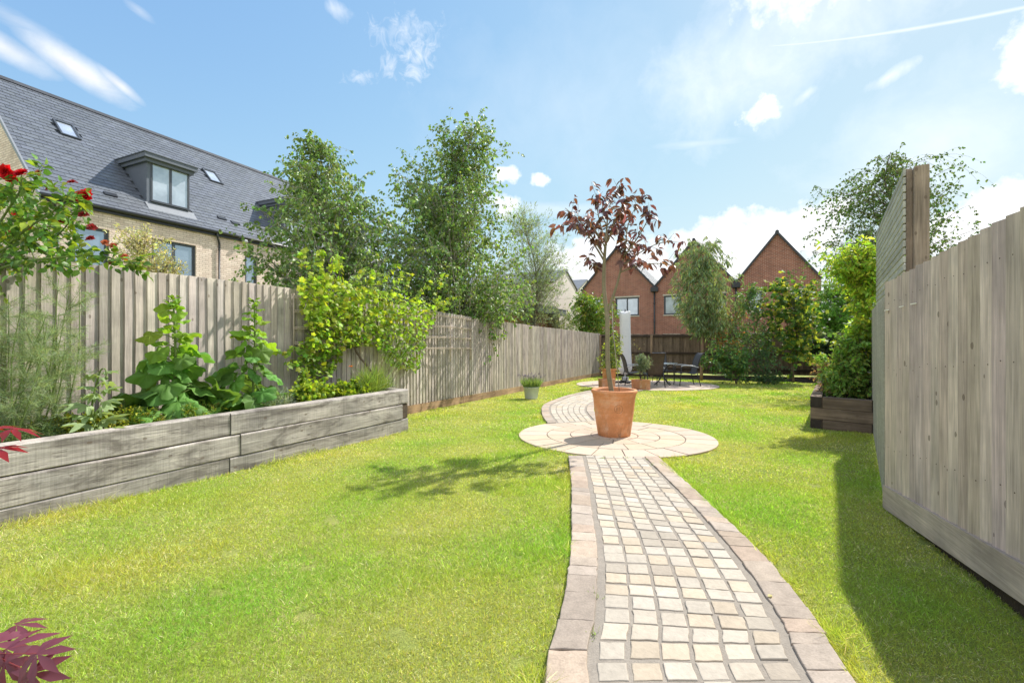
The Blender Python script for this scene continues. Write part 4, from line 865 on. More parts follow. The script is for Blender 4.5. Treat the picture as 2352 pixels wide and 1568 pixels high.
def square_pot(label, x, y, w=.385, h=.29, rot=.42):
    t = thing('square_planter', label, 'planter', (x, y, float(G(y))+.022), rot); m = MB(); a = w/2; b = a*.96; i = a-.03
    V = [(s*q, r*q, z) for q, z in ((b, 0), (a, .25*h/.29), (a+.006, h-.035), (a+.006, h), (i, h), (i-.01, h-.06)) for s, r in ((-1, -1), (1, -1), (1, 1), (-1, 1))]
    m.add(V, [[4*k+j, 4*k+(j+1) % 4, 4*k+4+(j+1) % 4, 4*k+4+j] for k in range(5) for j in range(4)], (.78, .86, .98)); m.build('body', M['terracotta'], t)
    s = MB(); s.add([(-i, -i, h-.05), (i, -i, h-.05), (i, i, h-.05), (-i, i, h-.05)], [[0, 1, 2, 3]]); s.build('soil', M['soil'], t); return t
square_pot('square terracotta planter holding the small ball topped olive tree', 3.80, 13.42)
square_pot('square terracotta planter low in front of a round terracotta pot', 2.83, 13.6, .40, .30, .1)
def round_pot(label, x, y, r=.215, h=.42):
    t = thing('terracotta_pot', label, 'plant pot', (x, y, float(G(y))+.02))
    lat('body', [(0, .0), (r*.72, .0), (r*.76, .02), (r*.95, h-.08), (r*.97, h-.075), (r*1.05, h-.07), (r*1.06, h-.01), (r*1.02, h), (r*.93, h), (r*.9, h-.06)], M['terracotta'], t); lat('soil', [(0, h-.05), (r*.91, h-.055)], M['soil'], t)
round_pot('round terracotta pot of mixed green shrubs behind the square planter', 3.02, 14.15, .225, .60)
def bucket():
    p = A_([.467, 10.83]); t = thing('bucket_planter', 'pale grey metal bucket planter of lavender on the grass by the fence', 'planter', (p[0], p[1]+.16, float(G(p[1]))))
    lat('body', [(0, .0), (.145, 0), (.15, .012), (.188, .27), (.195, .272), (.197, .285), (.190, .288), (.184, .28), (.176, .2)], M['zinc'], t); lat('soil', [(0, .25), (.18, .25)], M['soil'], t)
bucket()
def chair(label, x, y, face, back='sling', first=None):
    """Metal garden armchair with a tall curved sling back; faces local -y."""
    z = float(G(y))+.024
    if first is not None: return dup(first, (x, y, z), face, label)
    t = thing('garden_chair', label, 'chair', (x, y, z), face)
    m = MB(); prof = [(-.27, .42), (-.20, .435), (0, .41), (.17, .39), (.235, .43), (.27, .56), (.31, .75), (.37, .92), (.43, 1.02), (.49, 1.065)]
    pr = smooth_path([(0, a, b) for a, b in prof], 26); w = .225
    V = []; 
    for p in pr: V += [(-w, p[1], p[2]), (w, p[1], p[2])]
    V2 = [(v[0], v[1]+.012, v[2]-.008) for v in V]; n = len(pr)
    m.add(V+V2, [[2*i, 2*i+1, 2*i+3, 2*i+2] for i in range(n-1)]+[[2*n+2*i+1, 2*n+2*i, 2*n+2*i+2, 2*n+2*i+3] for i in range(n-1)], smooth=True); m.build('sling_seat', M[back], t)
    for s in (-1, 1):
        f = MB(); f.tube([(s*.24, p[1], p[2]) for p in pr], .013, 6); f.build('side_frame', M['black'], t)
        a = MB(); a.tube(smooth_path([(s*.275, .29, .60), (s*.285, .10, .655), (s*.285, -.18, .665), (s*.28, -.27, .63)], 10), .017, 6); a.build('armrest', M['steel'], t)
        for nm, pts in (('leg', [(s*.28, -.26, .63), (s*.27, -.27, .42), (s*.275, -.31, .0)]), ('leg', [(s*.25, .25, .45), (s*.26, .30, .25), (s*.27, .37, .0)])):
            l = MB(); l.tube(pts, .015, 6); l.build(nm, M['black'], t)
    c = MB(); c.tube([(-.24, -.22, .405), (.24, -.22, .405)], .012, 6); c.tube([(-.24, .20, .39), (.24, .20, .39)], .012, 6); c.build('cross_rail', M['black'], t)
    return t
ch = chair('garden chair in side view at the left of the table, facing right', 4.08, 15.25, R(90))
chair('garden chair at the right of the table, turned to face left', 5.72, 14.95, R(-90), first=ch)
chair('grey mesh garden chair behind the glass table, facing the lawn', 5.52, 16.6, R(3), first=ch)
chair('brown woven garden chair seen from behind, nearest the lawn', 4.42, 14.35, R(184), 'wicker')
def table():
    x, y = 5.06, 15.3; z = float(G(y))+.024; t = thing('garden_table', 'small round glass topped garden table with dark curved legs', 'table', (x, y, z))
    lat('tabletop', [(0, .725), (.465, .725), (.47, .73), (.465, .736), (0, .737)], M['tableglass'], t); m = MB(); m.lathe([(.455, .70), (.475, .70), (.475, .724), (.455, .724), (.455, .70)], 48); m.build('rim', M['steel'], t)
    for k in range(4):
        a = k*math.pi/2+.4; l = MB(); c, s = math.cos(a), math.sin(a); l.tube(smooth_path([(.40*c, .40*s, .70), (.22*c, .22*s, .60), (.07*c, .07*s, .42), (.07*c, .07*s, .25), (.20*c, .20*s, .10), (.36*c, .36*s, .0)], 16), .017, 6); l.build('leg', M['black'], t)
    b = MB(); b.lathe([(.075, .40), (.095, .40), (.095, .43), (.075, .43), (.075, .40)], 20); b.build('hub', M['black'], t)
table()
def parasol():
    y = 16.3; x = .2485*y; g = float(G(y))+.024; t = thing('parasol', 'tall closed parasol in a pale grey cover beside the chairs', 'parasol', (x, y, g))
    m = MB(); zs_ = [(.30, .10, .05, -.02), (.36, .20, .10, -.02), (.48, .245, .12, -.01), (.62, .225, .12, .0), (.78, .20, .115, .02), (1.1, .185, .11, .02), (1.8, .185, .11, .01), (2.3, .183, .11, .0), (2.47, .18, .105, .0), (2.52, .165, .09, .0)]
    V = []; n = 20
    for q, (z, a, b, ox) in enumerate(zs_):
        for i in range(n):
            th_ = i/n*6.283; c, s = math.cos(th_), math.sin(th_); e = .55; k = 1+.03*math.sin(3*th_+q*.9); V.append((ox+a*abs(c)**e*np.sign(c)*k, b*abs(s)**e*np.sign(s)*k, z+(.04*math.cos(2*th_+1) if q > 7 else 0)))
    Q = [[q*n+i, q*n+(i+1) % n, (q+1)*n+(i+1) % n, (q+1)*n+i] for q in range(len(zs_)-1) for i in range(n)]; m.add(V, Q, smooth=True); n0 = m.n-len(V); m.F.append(A_([[len(V)-n+i for i in range(n)]])); m.T.append(np.ones((1, 3))); m.S.append(A_([False]))
    m.build('cover', M['cover'], t)
    p = MB(); p.tube([(0, 0, .0), (0, 0, .40)], .035, 10); p.build('pole', M['steel'], t)
    p = MB(); p.tube([(0, 0, 2.45), (0, 0, 2.62)], .02, 8); p.build('finial', M['black'], t)
    b = MB(); b.bevel_box(-.11, .11, -.1, .1, .06, .20, .02); b.build('foot', M['steel'], t); b = MB(); b.bevel_box(-.5, .5, -.06, .06, .0, .055, .01); b.bevel_box(-.06, .06, -.5, .5, .001, .058, .01); b.build('cross_base', M['black'], t)
parasol()
# ------------------------------------------------------------------ trees and shrubs beyond the fences
BIRCH = dict(T=T_OV, W=.72, col=(.125, .205, .062), alt=(.22, .31, .075), pa=.30, hang=.75, leafmat=M['leaf_gloss'], var=.28)
crown_plant('birch_tree', 'nearer birch tree with two ragged tips standing before the grey roof', 'tree', (-3.55, 9.3, float(G(9.3))),
    [(318, 700, 735), (345, 685, 762), (400, 672, 800), (450, 650, 845), (500, 618, 905), (550, 600, 950), (600, 586, 960), (650, 580, 950), (720, 600, 920)], 9.3, leaf=.068, nl=210, tw=11, per=12, edge=.52, trunk=.055, bark=M['bark_pale'], twl=.50, tdroop=.45, asc=.9, clear=.35, trunks=2, **BIRCH)
crown_plant('birch_tree', 'tallest birch tree, its crown drooping over the left fence', 'tree', (-1.3, 11.6, float(G(11.6))),
    [(278, 1070, 1105), (305, 1015, 1140), (360, 965, 1150), (420, 915, 1155), (470, 858, 1162), (530, 835, 1182), (590, 825, 1196), (650, 825, 1205), (690, 850, 1205), (715, 930, 1205)], 11.6, leaf=.074, nl=340, tw=12, per=12, edge=.52, trunk=.08, bark=M['bark_pale'], twl=.55, tdroop=.32, asc=.9, clear=.25, trunks=2, **BIRCH)
crown_plant('feathery_tree', 'pale wispy fine leaved tree between the tall birch and the pale house', 'tree', (.9, 16.5, float(G(16.5))),
    [(498, 1170, 1215), (540, 1165, 1250), (590, 1170, 1285), (640, 1170, 1300), (690, 1180, 1275), (740, 1190, 1250)], 16.5, T=T_LANCE, leaf=.13, W=.13, col=(.20, .27, .15), alt=(.22, .26, .14), nl=95, tw=11, per=12, trunk=.05, twl=.8, tdroop=-.2, hang=-.25, asc=1.2, clear=.3, bark=M['bark'])
crown_plant('variegated_shrub', 'pale cream variegated shrub in front of the house window', 'shrub', (-5.3, 6.9, float(G(6.9))),
    [(545, 300, 345), (575, 262, 385), (610, 262, 402), (650, 270, 400), (700, 285, 390)], 6.9, T=T_OV, leaf=.045, W=.45, col=(.34, .34, .17), alt=(.55, .52, .33), pa=.45, nl=55, tw=9, per=13, trunk=.028, twl=.30, tdroop=-.1, hang=-.1, asc=1.0, clear=.2)
crown_plant('laurel_shrub', 'big glossy yellow green laurel shrub rising over the far end of the fence', 'shrub', (3.75, 23.0, float(G(23))),
    [(682, 1335, 1365), (700, 1310, 1395), (725, 1298, 1412), (760, 1300, 1415), (790, 1310, 1400), (830, 1330, 1400)], 23.0, T=T_LANCE, leaf=.19, W=.30, col=(.085, .16, .022), alt=(.22, .27, .04), pa=.35, nl=85, tw=8, per=10, trunk=.05, twl=.5, tdroop=.1, hang=.35, asc=.9, clear=.2, leafmat=M['leaf_gloss'], depth=.8)
crown_plant('olive_shrub', 'grey green bushy shrub beside the shed behind the fence', 'shrub', (2.1, 18.8, float(G(18.8))),
    [(706, 1265, 1285), (722, 1246, 1312), (745, 1240, 1322), (770, 1245, 1318), (800, 1255, 1310)], 18.8, T=T_LANCE, leaf=.08, W=.30, col=(.17, .21, .13), alt=(.26, .29, .20), nl=40, tw=8, per=12, trunk=.04, twl=.3, tdroop=0, hang=0, asc=.9, clear=.2)
crown_plant('birch_tree', 'drooping birch tree behind the slatted screen on the right', 'tree', (11.9, 13.0, float(G(13))),
    [(348, 2035, 2055), (375, 1985, 2125), (410, 1910, 2160), (460, 1905, 2165), (510, 1900, 2180), (550, 1885, 2245), (600, 1870, 2280), (660, 1900, 2250)], 13.0, leaf=.068, nl=150, tw=11, per=13, trunk=.075, bark=M['bark'], twl=.65, tdroop=.75, asc=.5, clear=.3, thin=.85, T=T_OV, W=.72, col=(.075, .13, .04), alt=(.14, .20, .06), pa=.3, hang=.8, edge=.42)
crown_plant('conifer_shrub', 'rounded dense dark green evergreen beyond the back fence', 'shrub', (14.3, 20.5, float(G(20.5))),
    [(636, 1925, 1960), (660, 1890, 1995), (690, 1870, 2010), (720, 1866, 2015), (750, 1872, 2010), (800, 1890, 2000)], 20.5, T=T_LANCE, leaf=.16, W=.34, col=(.10, .22, .035), alt=(.16, .30, .05), nl=120, tw=9, per=11, trunk=.06, twl=.4, tdroop=.35, hang=.5, asc=.5, clear=.1)

# inside the garden, along the back fence
crown_plant('eucalyptus_tree', 'blue green eucalyptus with hanging narrow leaves and a leaning bare trunk', 'tree', (7.32, 17.6, float(G(17.6))),
    [(542, 1605, 1625), (560, 1572, 1655), (600, 1550, 1678), (640, 1542, 1690), (690, 1550, 1690), (725, 1570, 1690), (752, 1582, 1670)], 17.6, T=T_LANCE, leaf=.19, W=.17, col=(.15, .215, .115), alt=(.25, .29, .12), pa=.3, nl=125, tw=9, per=10, trunk=.052, bark=mat_plain('bark_peeling', (.30, .19, .13), .85, .45, 16, .4), twl=.42, tdroop=.5, hang=1.0, asc=.7, clear=.35, edge=.5)
crown_plant('autumn_shrub', 'wispy shrub with some orange red leaves beside the eucalyptus trunk', 'shrub', (8.55, 17.6, float(G(17.6))),
    [(690, 1665, 1700), (720, 1635, 1725), (750, 1625, 1720), (785, 1640, 1710), (810, 1650, 1700)], 17.6, T=T_LANCE, leaf=.10, W=.35, col=(.13, .16, .05), alt=(.45, .13, .03), pa=.22, nl=32, tw=7, per=7, trunk=.028, twl=.5, tdroop=.1, hang=.4, asc=1.0, clear=.4)
crown_plant('leafy_shrub', 'glossy dark leaved shrub in the middle of the back border', 'shrub', (9.1, 16.5, float(G(16.5))),
    [(655, 1715, 1735), (690, 1690, 1755), (730, 1680, 1760), (780, 1672, 1765), (815, 1690, 1760)], 16.5, T=T_OV, leaf=.10, W=.5, col=(.085, .16, .06), alt=(.20, .28, .07), pa=.25, nl=50, tw=8, per=8, trunk=.03, twl=.45, tdroop=.15, hang=.3, asc=.9, clear=.1, leafmat=M['leaf_gloss'])
crown_plant('sapling_tree', 'maple sapling with yellow tipped leaves and thin bare stems', 'tree', (10.15, 16.4, float(G(16.4))),
    [(640, 1790, 1830), (665, 1765, 1850), (700, 1760, 1868), (740, 1752, 1870), (780, 1765, 1870), (815, 1780, 1860)], 16.4, T=lobed(5, .3), leaf=.15, W=.95, col=(.07, .14, .035), alt=(.36, .40, .06), pa=.40, nl=58, tw=6, per=6, trunk=.03, twl=.42, tdroop=-.1, hang=.35, asc=1.0, clear=.55, trunks=2, bark=M['bark'])
crown_plant('viburnum_shrub', 'low dark round shrub on a single pale stem near the patio edge', 'shrub', (7.85, 15.9, float(G(15.9))),
    [(788, 1645, 1690), (808, 1622, 1712), (830, 1618, 1716), (850, 1640, 1700)], 15.9, T=T_OV, leaf=.13, W=.45, col=(.075, .16, .045), alt=(.20, .28, .06), pa=.25, nl=36, tw=7, per=8, trunk=.032, twl=.35, tdroop=.1, hang=.4, asc=.8, clear=.5, leafmat=M['leaf_gloss'])
crown_plant('dark_shrub', 'spreading dark green shrub filling the back border below the sapling', 'shrub', (9.2, 15.9, float(G(15.9))),
    [(800, 1715, 1760), (825, 1705, 1785), (850, 1700, 1790), (878, 1705, 1780)], 15.9, T=T_OV, leaf=.085, W=.45, col=(.06, .125, .06), alt=(.12, .20, .07), nl=30, tw=7, per=9, trunk=.022, twl=.35, tdroop=.2, hang=.3, asc=.6, clear=.05)
crown_plant('rose_shrub', 'sparse thin stemmed shrub with tiny pale leaves in front of the back fence', 'shrub', (4.8, 19.6, float(G(19.6))),
    [(745, 1425, 1440), (770, 1418, 1465), (800, 1420, 1472), (830, 1425, 1465)], 19.6, T=T_OV, leaf=.06, W=.6, col=(.20, .19, .10), alt=(.34, .22, .12), nl=14, tw=5, per=4, trunk=.018, twl=.35, tdroop=-.2, hang=0, asc=1.2, clear=.2)
crown_plant('ivy_clump', 'ivy like dark climber over the top of the back fence at the right', 'climber', (11.9, 17.45, float(G(17.45))),
    [(768, 1880, 1935), (785, 1850, 1940), (805, 1845, 1945)], 17.45, T=T_OV, leaf=.09, W=.6, col=(.035, .07, .025), alt=(.09, .13, .04), nl=34, tw=7, per=8, trunk=.02, twl=.3, tdroop=.3, hang=.5, asc=.3, clear=.6, depth=.25)
crown_plant('mixed_shrub', 'mixed lime and grey green shrubby planting in the round terracotta pot', 'plant', (3.02, 14.15, float(G(14.15))+.57),
    [(772, 1412, 1432), (798, 1385, 1432), (820, 1372, 1430), (840, 1376, 1428), (851, 1390, 1415)], 14.15, T=T_LANCE, leaf=.085, W=.34, col=(.15, .21, .07), alt=(.30, .36, .05), pa=.35, nl=40, tw=6, per=8, trunk=.015, twl=.22, tdroop=0, hang=.15, asc=1.0, clear=.05)
crown_plant('olive_topiary', 'small olive tree clipped to a ball in the square planter', 'tree', (3.80, 13.42, float(G(13.42))+.26),
    [(815, 1470, 1482), (821, 1462, 1490), (832, 1459, 1493), (842, 1463, 1489), (848, 1470, 1482)], 13.42, T=T_LANCE, leaf=.05, W=.24, col=(.13, .18, .12), alt=(.24, .27, .19), nl=55, tw=6, per=10, trunk=.016, twl=.10, tdroop=0, hang=0, asc=.5, clear=.65, depth=1.0)
# right raised bed
WIS = dict(T=T_LANCE, W=.36, col=(.21, .33, .045), alt=(.44, .48, .07), pa=.42, leafmat=M['leaf_vine'])
crown_plant('wisteria', 'tall yellow green wisteria climbing the screen above the right bed', 'climber', (5.55, 7.6, .28),
    [(562, 1995, 2035), (575, 1950, 2036), (590, 1905, 2035), (612, 1925, 2035), (650, 1978, 2030), (700, 1968, 2015), (750, 1960, 2006), (800, 1945, 2003), (850, 1930, 2003)], 7.15, leaf=.085, nl=95, tw=8, per=9, edge=.42, trunk=.03, twl=.26, tdroop=.15, hang=.45, asc=.8, clear=.1, depth=.9, **WIS)
crown_plant('nandina_shrub', 'leafy green nandina spilling over the dark sleeper bed', 'shrub', (5.25, 7.15, .27),
    [(775, 1940, 2000), (805, 1915, 2008), (840, 1893, 2008), (880, 1888, 2008), (910, 1893, 2005)], 7.15, T=T_LANCE, leaf=.075, W=.38, col=(.15, .27, .055), alt=(.32, .40, .08), pa=.3, nl=75, tw=8, per=9, trunk=.016, twl=.22, tdroop=.1, hang=.4, asc=.8, clear=.05, leafmat=M['leaf_gloss'], depth=.8, trunks=3)
crown_plant('abelia_shrub', 'small bronze and pink tinted shrub at the corner of the dark bed', 'shrub', (5.05, 7.45, .27),
    [(835, 1880, 1905), (858, 1876, 1915), (880, 1882, 1918), (900, 1886, 1915)], 7.45, T=T_OV, leaf=.035, W=.55, col=(.22, .19, .08), alt=(.40, .22, .16), pa=.3, nl=26, tw=7, per=9, trunk=.012, twl=.18, tdroop=0, hang=0, asc=1.0, clear=.05)

# ------------------------------------------------------------------ the potted purple tree
def purple_tree():
    y = CC[1]; z0 = float(G(y))+.022+.50; root = thing('purple_leaf_tree', 'young purple leaved tree growing in the large terracotta pot', 'tree', (CC[0], y, z0))
    tm, lm = MB(), MB(); Q = lambda px, py, dy=0: P(px, py, y+dy)
    base = A_([CC[0]-.02, y, z0]); fork = Q(1394, 722)
    tm.tube(smooth_path([base, Q(1397, 850), Q(1395, 790), fork, Q(1387, 660, .02), Q(1388, 600, .0), Q(1391, 560, 0), Q(1394, 520, .05), Q(1397, 480, .1)], 30), np.interp(np.linspace(0, 1, 30), [0, .35, .6, 1], [.033, .029, .024, .006]), 8)
    tips = []
    def br(pts, r0, r1=.004):
        p = smooth_path(pts, 14); tm.tube(p, np.linspace(r0, r1, 14), 6); tips.append((p, r0)); return p
    lowp = br([fork, Q(1405, 690), Q(1418, 650, -.05), Q(1428, 610, -.1), Q(1436, 575, -.12), Q(1440, 540, -.1)], .024)
    br([Q(1388, 600), Q(1370, 570, .1), Q(1345, 535, .15), Q(1318, 520, .2), Q(1290, 515, .2)], .014)
    br([Q(1389, 590), Q(1362, 548, -.2), Q(1330, 505, -.3), Q(1298, 478, -.35)], .012)
    br([Q(1391, 555), Q(1380, 520, .2), Q(1372, 480, .25), Q(1370, 445, .25)], .012)
    br([Q(1397, 480, .1), Q(1408, 455, .1), Q(1420, 435, .1), Q(1423, 425, .1)], .008)
    br([Q(1397, 480, .1), Q(1425, 478, .2), Q(1450, 455, .25), Q(1468, 468, .25)], .008)
    br([Q(1432, 590, -.12), Q(1455, 560, -.3), Q(1480, 520, -.4), Q(1495, 485, -.4)], .011)
    br([Q(1428, 610, -.1), Q(1470, 580, .1), Q(1510, 560, .2), Q(1545, 555, .25)], .011)
    br([Q(1425, 625, -.1), Q(1460, 612, -.25), Q(1505, 605, -.35), Q(1548, 610, -.4)], .010)
    br([Q(1436, 575, -.1), Q(1440, 530, .3), Q(1448, 500, .5), Q(1460, 475, .6)], .010)
    br([Q(1390, 570), Q(1378, 545, -.3), Q(1360, 520, -.5), Q(1340, 500, -.6)], .010); br([Q(1392, 560), Q(1405, 530, -.3), Q(1415, 500, -.5), Q(1425, 490, -.55)], .010)
    br([Q(1391, 565), Q(1400, 540, .4), Q(1410, 515, .6), Q(1420, 505, .7)], .010); br([Q(1388, 620), Q(1370, 612, .1), Q(1352, 600, .2)], .006); br([Q(1394, 520, .05), Q(1385, 495, -.2), Q(1398, 462, -.25)], .007)
    pts = []; axs = []
    for p, r0 in tips:
        L = np.linalg.norm(p[-1]-p[0]); nt = int(3+L*7)
        for k in range(nt+1):
            t0 = .62 if p is lowp else .30; t = t0+(1-t0)*k/nt; i = min(12, int(t*13)); s = p[i]; d = unit(unit(p[i+1]-p[i])*(1.2 if k == nt else .5)+rng.normal(0, .6, 3)+A_([0, 0, .45])); l = rng.uniform(.07, .22)
            q = bez(s, s+d*l*.5, s+d*l+A_([0, 0, .02]), 5); tm.tube(q, np.linspace(.0035, .0015, 5), 4, cap=False)
            m = rng.integers(4, 7)
            for j in range(m):
                u = rng.random()**.6; c = q[min(4, int(u*5))]; a = rng.uniform(0, 6.283); side = unit(A_([math.cos(a), math.sin(a), rng.uniform(-.6, .35)])+d*.45); pts.append(c+side*.018); axs.append(side)
    pts, axs = A_(pts), A_(axs); axs[:, 2] -= rng.uniform(.2, 1.5, len(axs)); m = len(pts); l = rng.uniform(.085, .145, m)
    nr = A_([[0, 0, 1.]])+rng.normal(0, .45, (m, 3))
    scatter(lm, T_OV, pts, axs, nr, l, l*rng.uniform(.42, .56, m), cols((.098, .052, .054), m, .3, (.19, .092, .062), .30))
    tm.build('trunk', M['bark_young'], root, (CC[0], y, z0)); lm.build('crown', M['leaf_red'], root, (CC[0], y, z0))
    s = thing('support_cane', 'thin bamboo cane standing beside the purple tree in the pot', 'cane', (CC[0]+.075, y+.02, z0)); c = MB(); c.tube([A_([CC[0]+.085, y+.02, z0]), Q(1408, 760, .02), Q(1405, 690, .02)], .0055, 6); c.build('cane', M['bark_pale'], s, (CC[0]+.075, y+.02, z0))
purple_tree()

# ------------------------------------------------------------------ grape vine and its trellis on the left fence
def fence_pt(px, py, off):
    """Where the ray through a point of the view meets a plane parallel to the left fence, off metres in front."""
    r = (px-CX)/F; c = LF0[0]-.4617*LF0[1]+off*1.1015; y = c/(r-.4617); return A_([r*y, y, H+(CY-py)/F*y])
def trellis(label, x0, x1, zs_, bow, dirs):
    # x0, x1 px of the ends near the fence
    a, b = fence_pt(x0, 760, .06), fence_pt(x1, 760, .06); a[2] = b[2] = 0; n = A_([.908, -.419, 0]); t = thing('willow_trellis', label, 'trellis', a)
    for z in zs_:
        m = MB(); pts = [a+(b-a)*u+n*(bow*math.sin(math.pi*u))+A_([0, 0, z+.02*math.sin(2.2*u)]) for u in np.linspace(0, 1, 14)]
        m.tube(pts, .009, 6); pts2 = [p+A_([0, 0, .022])+n*.004 for p in pts]; m.tube(pts2, .008, 6); m.build('rail', M['cane'], t, a)
    for u in (0.0, .5, 1.0):
        m = MB(); p = a+(b-a)*u+n*(bow*math.sin(math.pi*u)-.02); m.tube([p+A_([0, 0, zs_[-1]-.25]), p+A_([0, 0, zs_[0]+.06])], .011, 6); m.build('upright', M['cane'], t, a)
zt = lambda px, py: fence_pt(px, py, .1)[2]
trellis('bowed willow trellis on the fence, clear of the vine at its right end', 1083, 960, [zt(1083, 735), zt(1083, 757), zt(1083, 779), zt(1083, 801)], .09, 0)
trellis('brown willow trellis on the fence, mostly hidden under the grape vine', 677, 830, [zt(677, 683), zt(677, 716), zt(677, 755), zt(677, 790)], .09, 0)
def vine():
    base = fence_pt(870, 880, .25); base[2] = .40; t = thing('grape_vine', 'bright yellow green grape vine sprawling over the trellis and the left fence', 'climber', base)
    poly = [(702, 632), (735, 622), (790, 645), (830, 658), (900, 670), (955, 685), (1000, 697), (1040, 690), (1030, 705), (1000, 725), (985, 760), (975, 800), (960, 850), (905, 842), (880, 820), (850, 790), (790, 795), (770, 850), (730, 880), (705, 850), (680, 830), (690, 790), (712, 770), (700, 720), (692, 680), (688, 640)]
    def inp(x, y):
        c = False; j = len(poly)-1
        for i in range(len(poly)):
            xi, yi = poly[i]; xj, yj = poly[j]
            if (yi > y) != (yj > y) and x < (xj-xi)*(y-yi)/(yj-yi)+xi: c = not c
            j = i
        return c
    sm, lm = MB(), MB(); pts = []; tops = []
    root = base
    sm.tube(smooth_path([base, fence_pt(850, 850, .18), fence_pt(815, 800, .12), fence_pt(800, 730, .12), fence_pt(780, 670, .15)], 16), np.linspace(.022, .010, 16), 7)
    sm.tube(smooth_path([fence_pt(815, 800, .12), fence_pt(870, 760, .15), fence_pt(930, 720, .18), fence_pt(990, 720, .2)], 16), np.linspace(.014, .006, 16), 6)
    mains = list(smooth_path([fence_pt(815, 800, .12), fence_pt(800, 730, .12), fence_pt(780, 670, .15)], 12))+list(smooth_path([fence_pt(815, 800, .12), fence_pt(870, 760, .15), fence_pt(930, 720, .18), fence_pt(990, 720, .2)], 12))
    while len(pts) < 2900:
        x, y = random.uniform(680, 1045), random.uniform(590, 880)
        if inp(x, y): pts.append(fence_pt(x, y, random.uniform(.05, .42)*(1 if y < 800 else .8)))
    # free shoots at the top and the sides
    for (x, y, dx, dy) in [(703, 620, -8, -45), (735, 610, 6, -35), (760, 620, 20, -30), (815, 645, 25, -25), (845, 650, 15, -28), (905, 662, 22, -40), (960, 680, 30, -28), (1010, 700, 45, -20), (1000, 690, 15, -55), (690, 800, -45, 10), (690, 830, -28, 8), (870, 655, 45, -48), (930, 668, 10, -35), (780, 625, -10, -38)]:
        a = fence_pt(x, y, .25); j = min(mains, key=lambda v: np.linalg.norm(v-a)); sm.tube(bez(j, (j+a)/2-A_([0, 0, .05]), a, 6), .0042, 4, cap=False); b = fence_pt(x+dx, y+dy, .3+random.uniform(-.1, .25)); p = bez(a, (a+b)/2+A_([0, 0, .04]), b, 8); sm.tube(p, np.linspace(.004, .0015, 8), 4, cap=False)
        for q in p: 
            for _ in range(3): pts.append(q+rng.normal(0, .025, 3))
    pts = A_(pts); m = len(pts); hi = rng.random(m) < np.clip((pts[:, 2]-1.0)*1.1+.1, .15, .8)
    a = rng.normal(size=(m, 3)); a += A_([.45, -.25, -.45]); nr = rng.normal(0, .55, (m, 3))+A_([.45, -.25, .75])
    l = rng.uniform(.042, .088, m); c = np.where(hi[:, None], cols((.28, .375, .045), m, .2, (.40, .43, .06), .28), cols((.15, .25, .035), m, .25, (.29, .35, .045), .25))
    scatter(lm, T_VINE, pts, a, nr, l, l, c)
    sm.build('stem', M['bark'], t, base); lm.build('foliage', M['leaf_vine'], t, base)
vine()

# ------------------------------------------------------------------ plants of the left bed
M['leaf_soft'] = mat_leaf('leaf_soft', .42, .62, .25)
def hollyhock(label, base, top, seed, sc=1.0):
    r = np.random.default_rng(seed); t = thing('hollyhock', label, 'plant', base); sm, lm = MB(), MB(); base = A_(base, float); top = A_(top, float)
    sm.tube(smooth_path([base, base*.5+top*.5+A_([.02, 0, 0]), top], 14), np.linspace(.017, .007, 14), 8)
    hgt = top[2]-base[2]; N = 46
    for i in range(N):
        u = (i/(N-1))**1.25; z = base[2]+hgt*(.02+.98*u); p = base+(top-base)*(.02+.98*u); a = i*2.4+r.normal(0, .35)
        big = 1-min(1, max(0, (u-.15)/.85))**.55; pl = sc*(.36*big+.04)*r.uniform(.55, 1.25); ls = sc*(.33*big+.085)*r.uniform(.8, 1.15)
        if u > .93: pl *= .45; ls *= .9
        o = A_([math.cos(a), math.sin(a), 0]); fr = o@A_([.89, -.456, 0]); pl *= (1-.62*max(0, fr)) if u < .5 else 1; ls *= (1-.30*max(0, fr)) if u < .5 else 1
        q = p+o*pl+A_([0, 0, pl*r.uniform(.05, .75)-.10*big*(u < .3)])
        sm.tube(bez(p, p+o*pl*.5+A_([0, 0, .35*pl]), q, 6), np.linspace(.0055, .003, 6), 5, cap=False)
        dn = r.uniform(.2, 1.5) if u < .6 else r.uniform(-.3, .5); ax = o-A_([0, 0, dn]); nr = A_([0, 0, .55])+r.normal(0, .28, 3)+o*(.25+.5*dn)
        young = u > .55; c = A_([.24, .40, .045]) if young else A_([.15, .30, .065]); c = c*np.exp(r.normal(0, .16))*np.exp(r.normal(0, .06, 3))
        scatter(lm, T_HOL[i % 6], [q], [ax], [nr], ls*1.15, ls*1.1, [c])
    for i in range(26):   # flower buds at the tip
        a = r.uniform(0, 6.28); p = top+A_([.03*math.cos(a), .03*math.sin(a), r.uniform(-.10, .03)]); scatter(lm, T_OV, [p], [A_([math.cos(a), math.sin(a), .8])], [A_([0, 0, 1.])+r.normal(0, .3, 3)], r.uniform(.03, .07), .03, [A_([.16, .27, .03])*np.exp(r.normal(0, .2))])
    sm.build('stem', M['stem'], t, base); lm.build('leaves', M['leaf_soft'], t, base)
hollyhock('tall hollyhock with big lobed leaves, left of the two in the raised bed', (-3.22, 4.33, .39), (-3.20, 4.30, 1.545), 1, .92)
hollyhock('slimmer hollyhock standing nearer the vine in the raised bed', (-2.86, 5.0, .39), (-2.82, 4.98, 1.585), 2, .78)
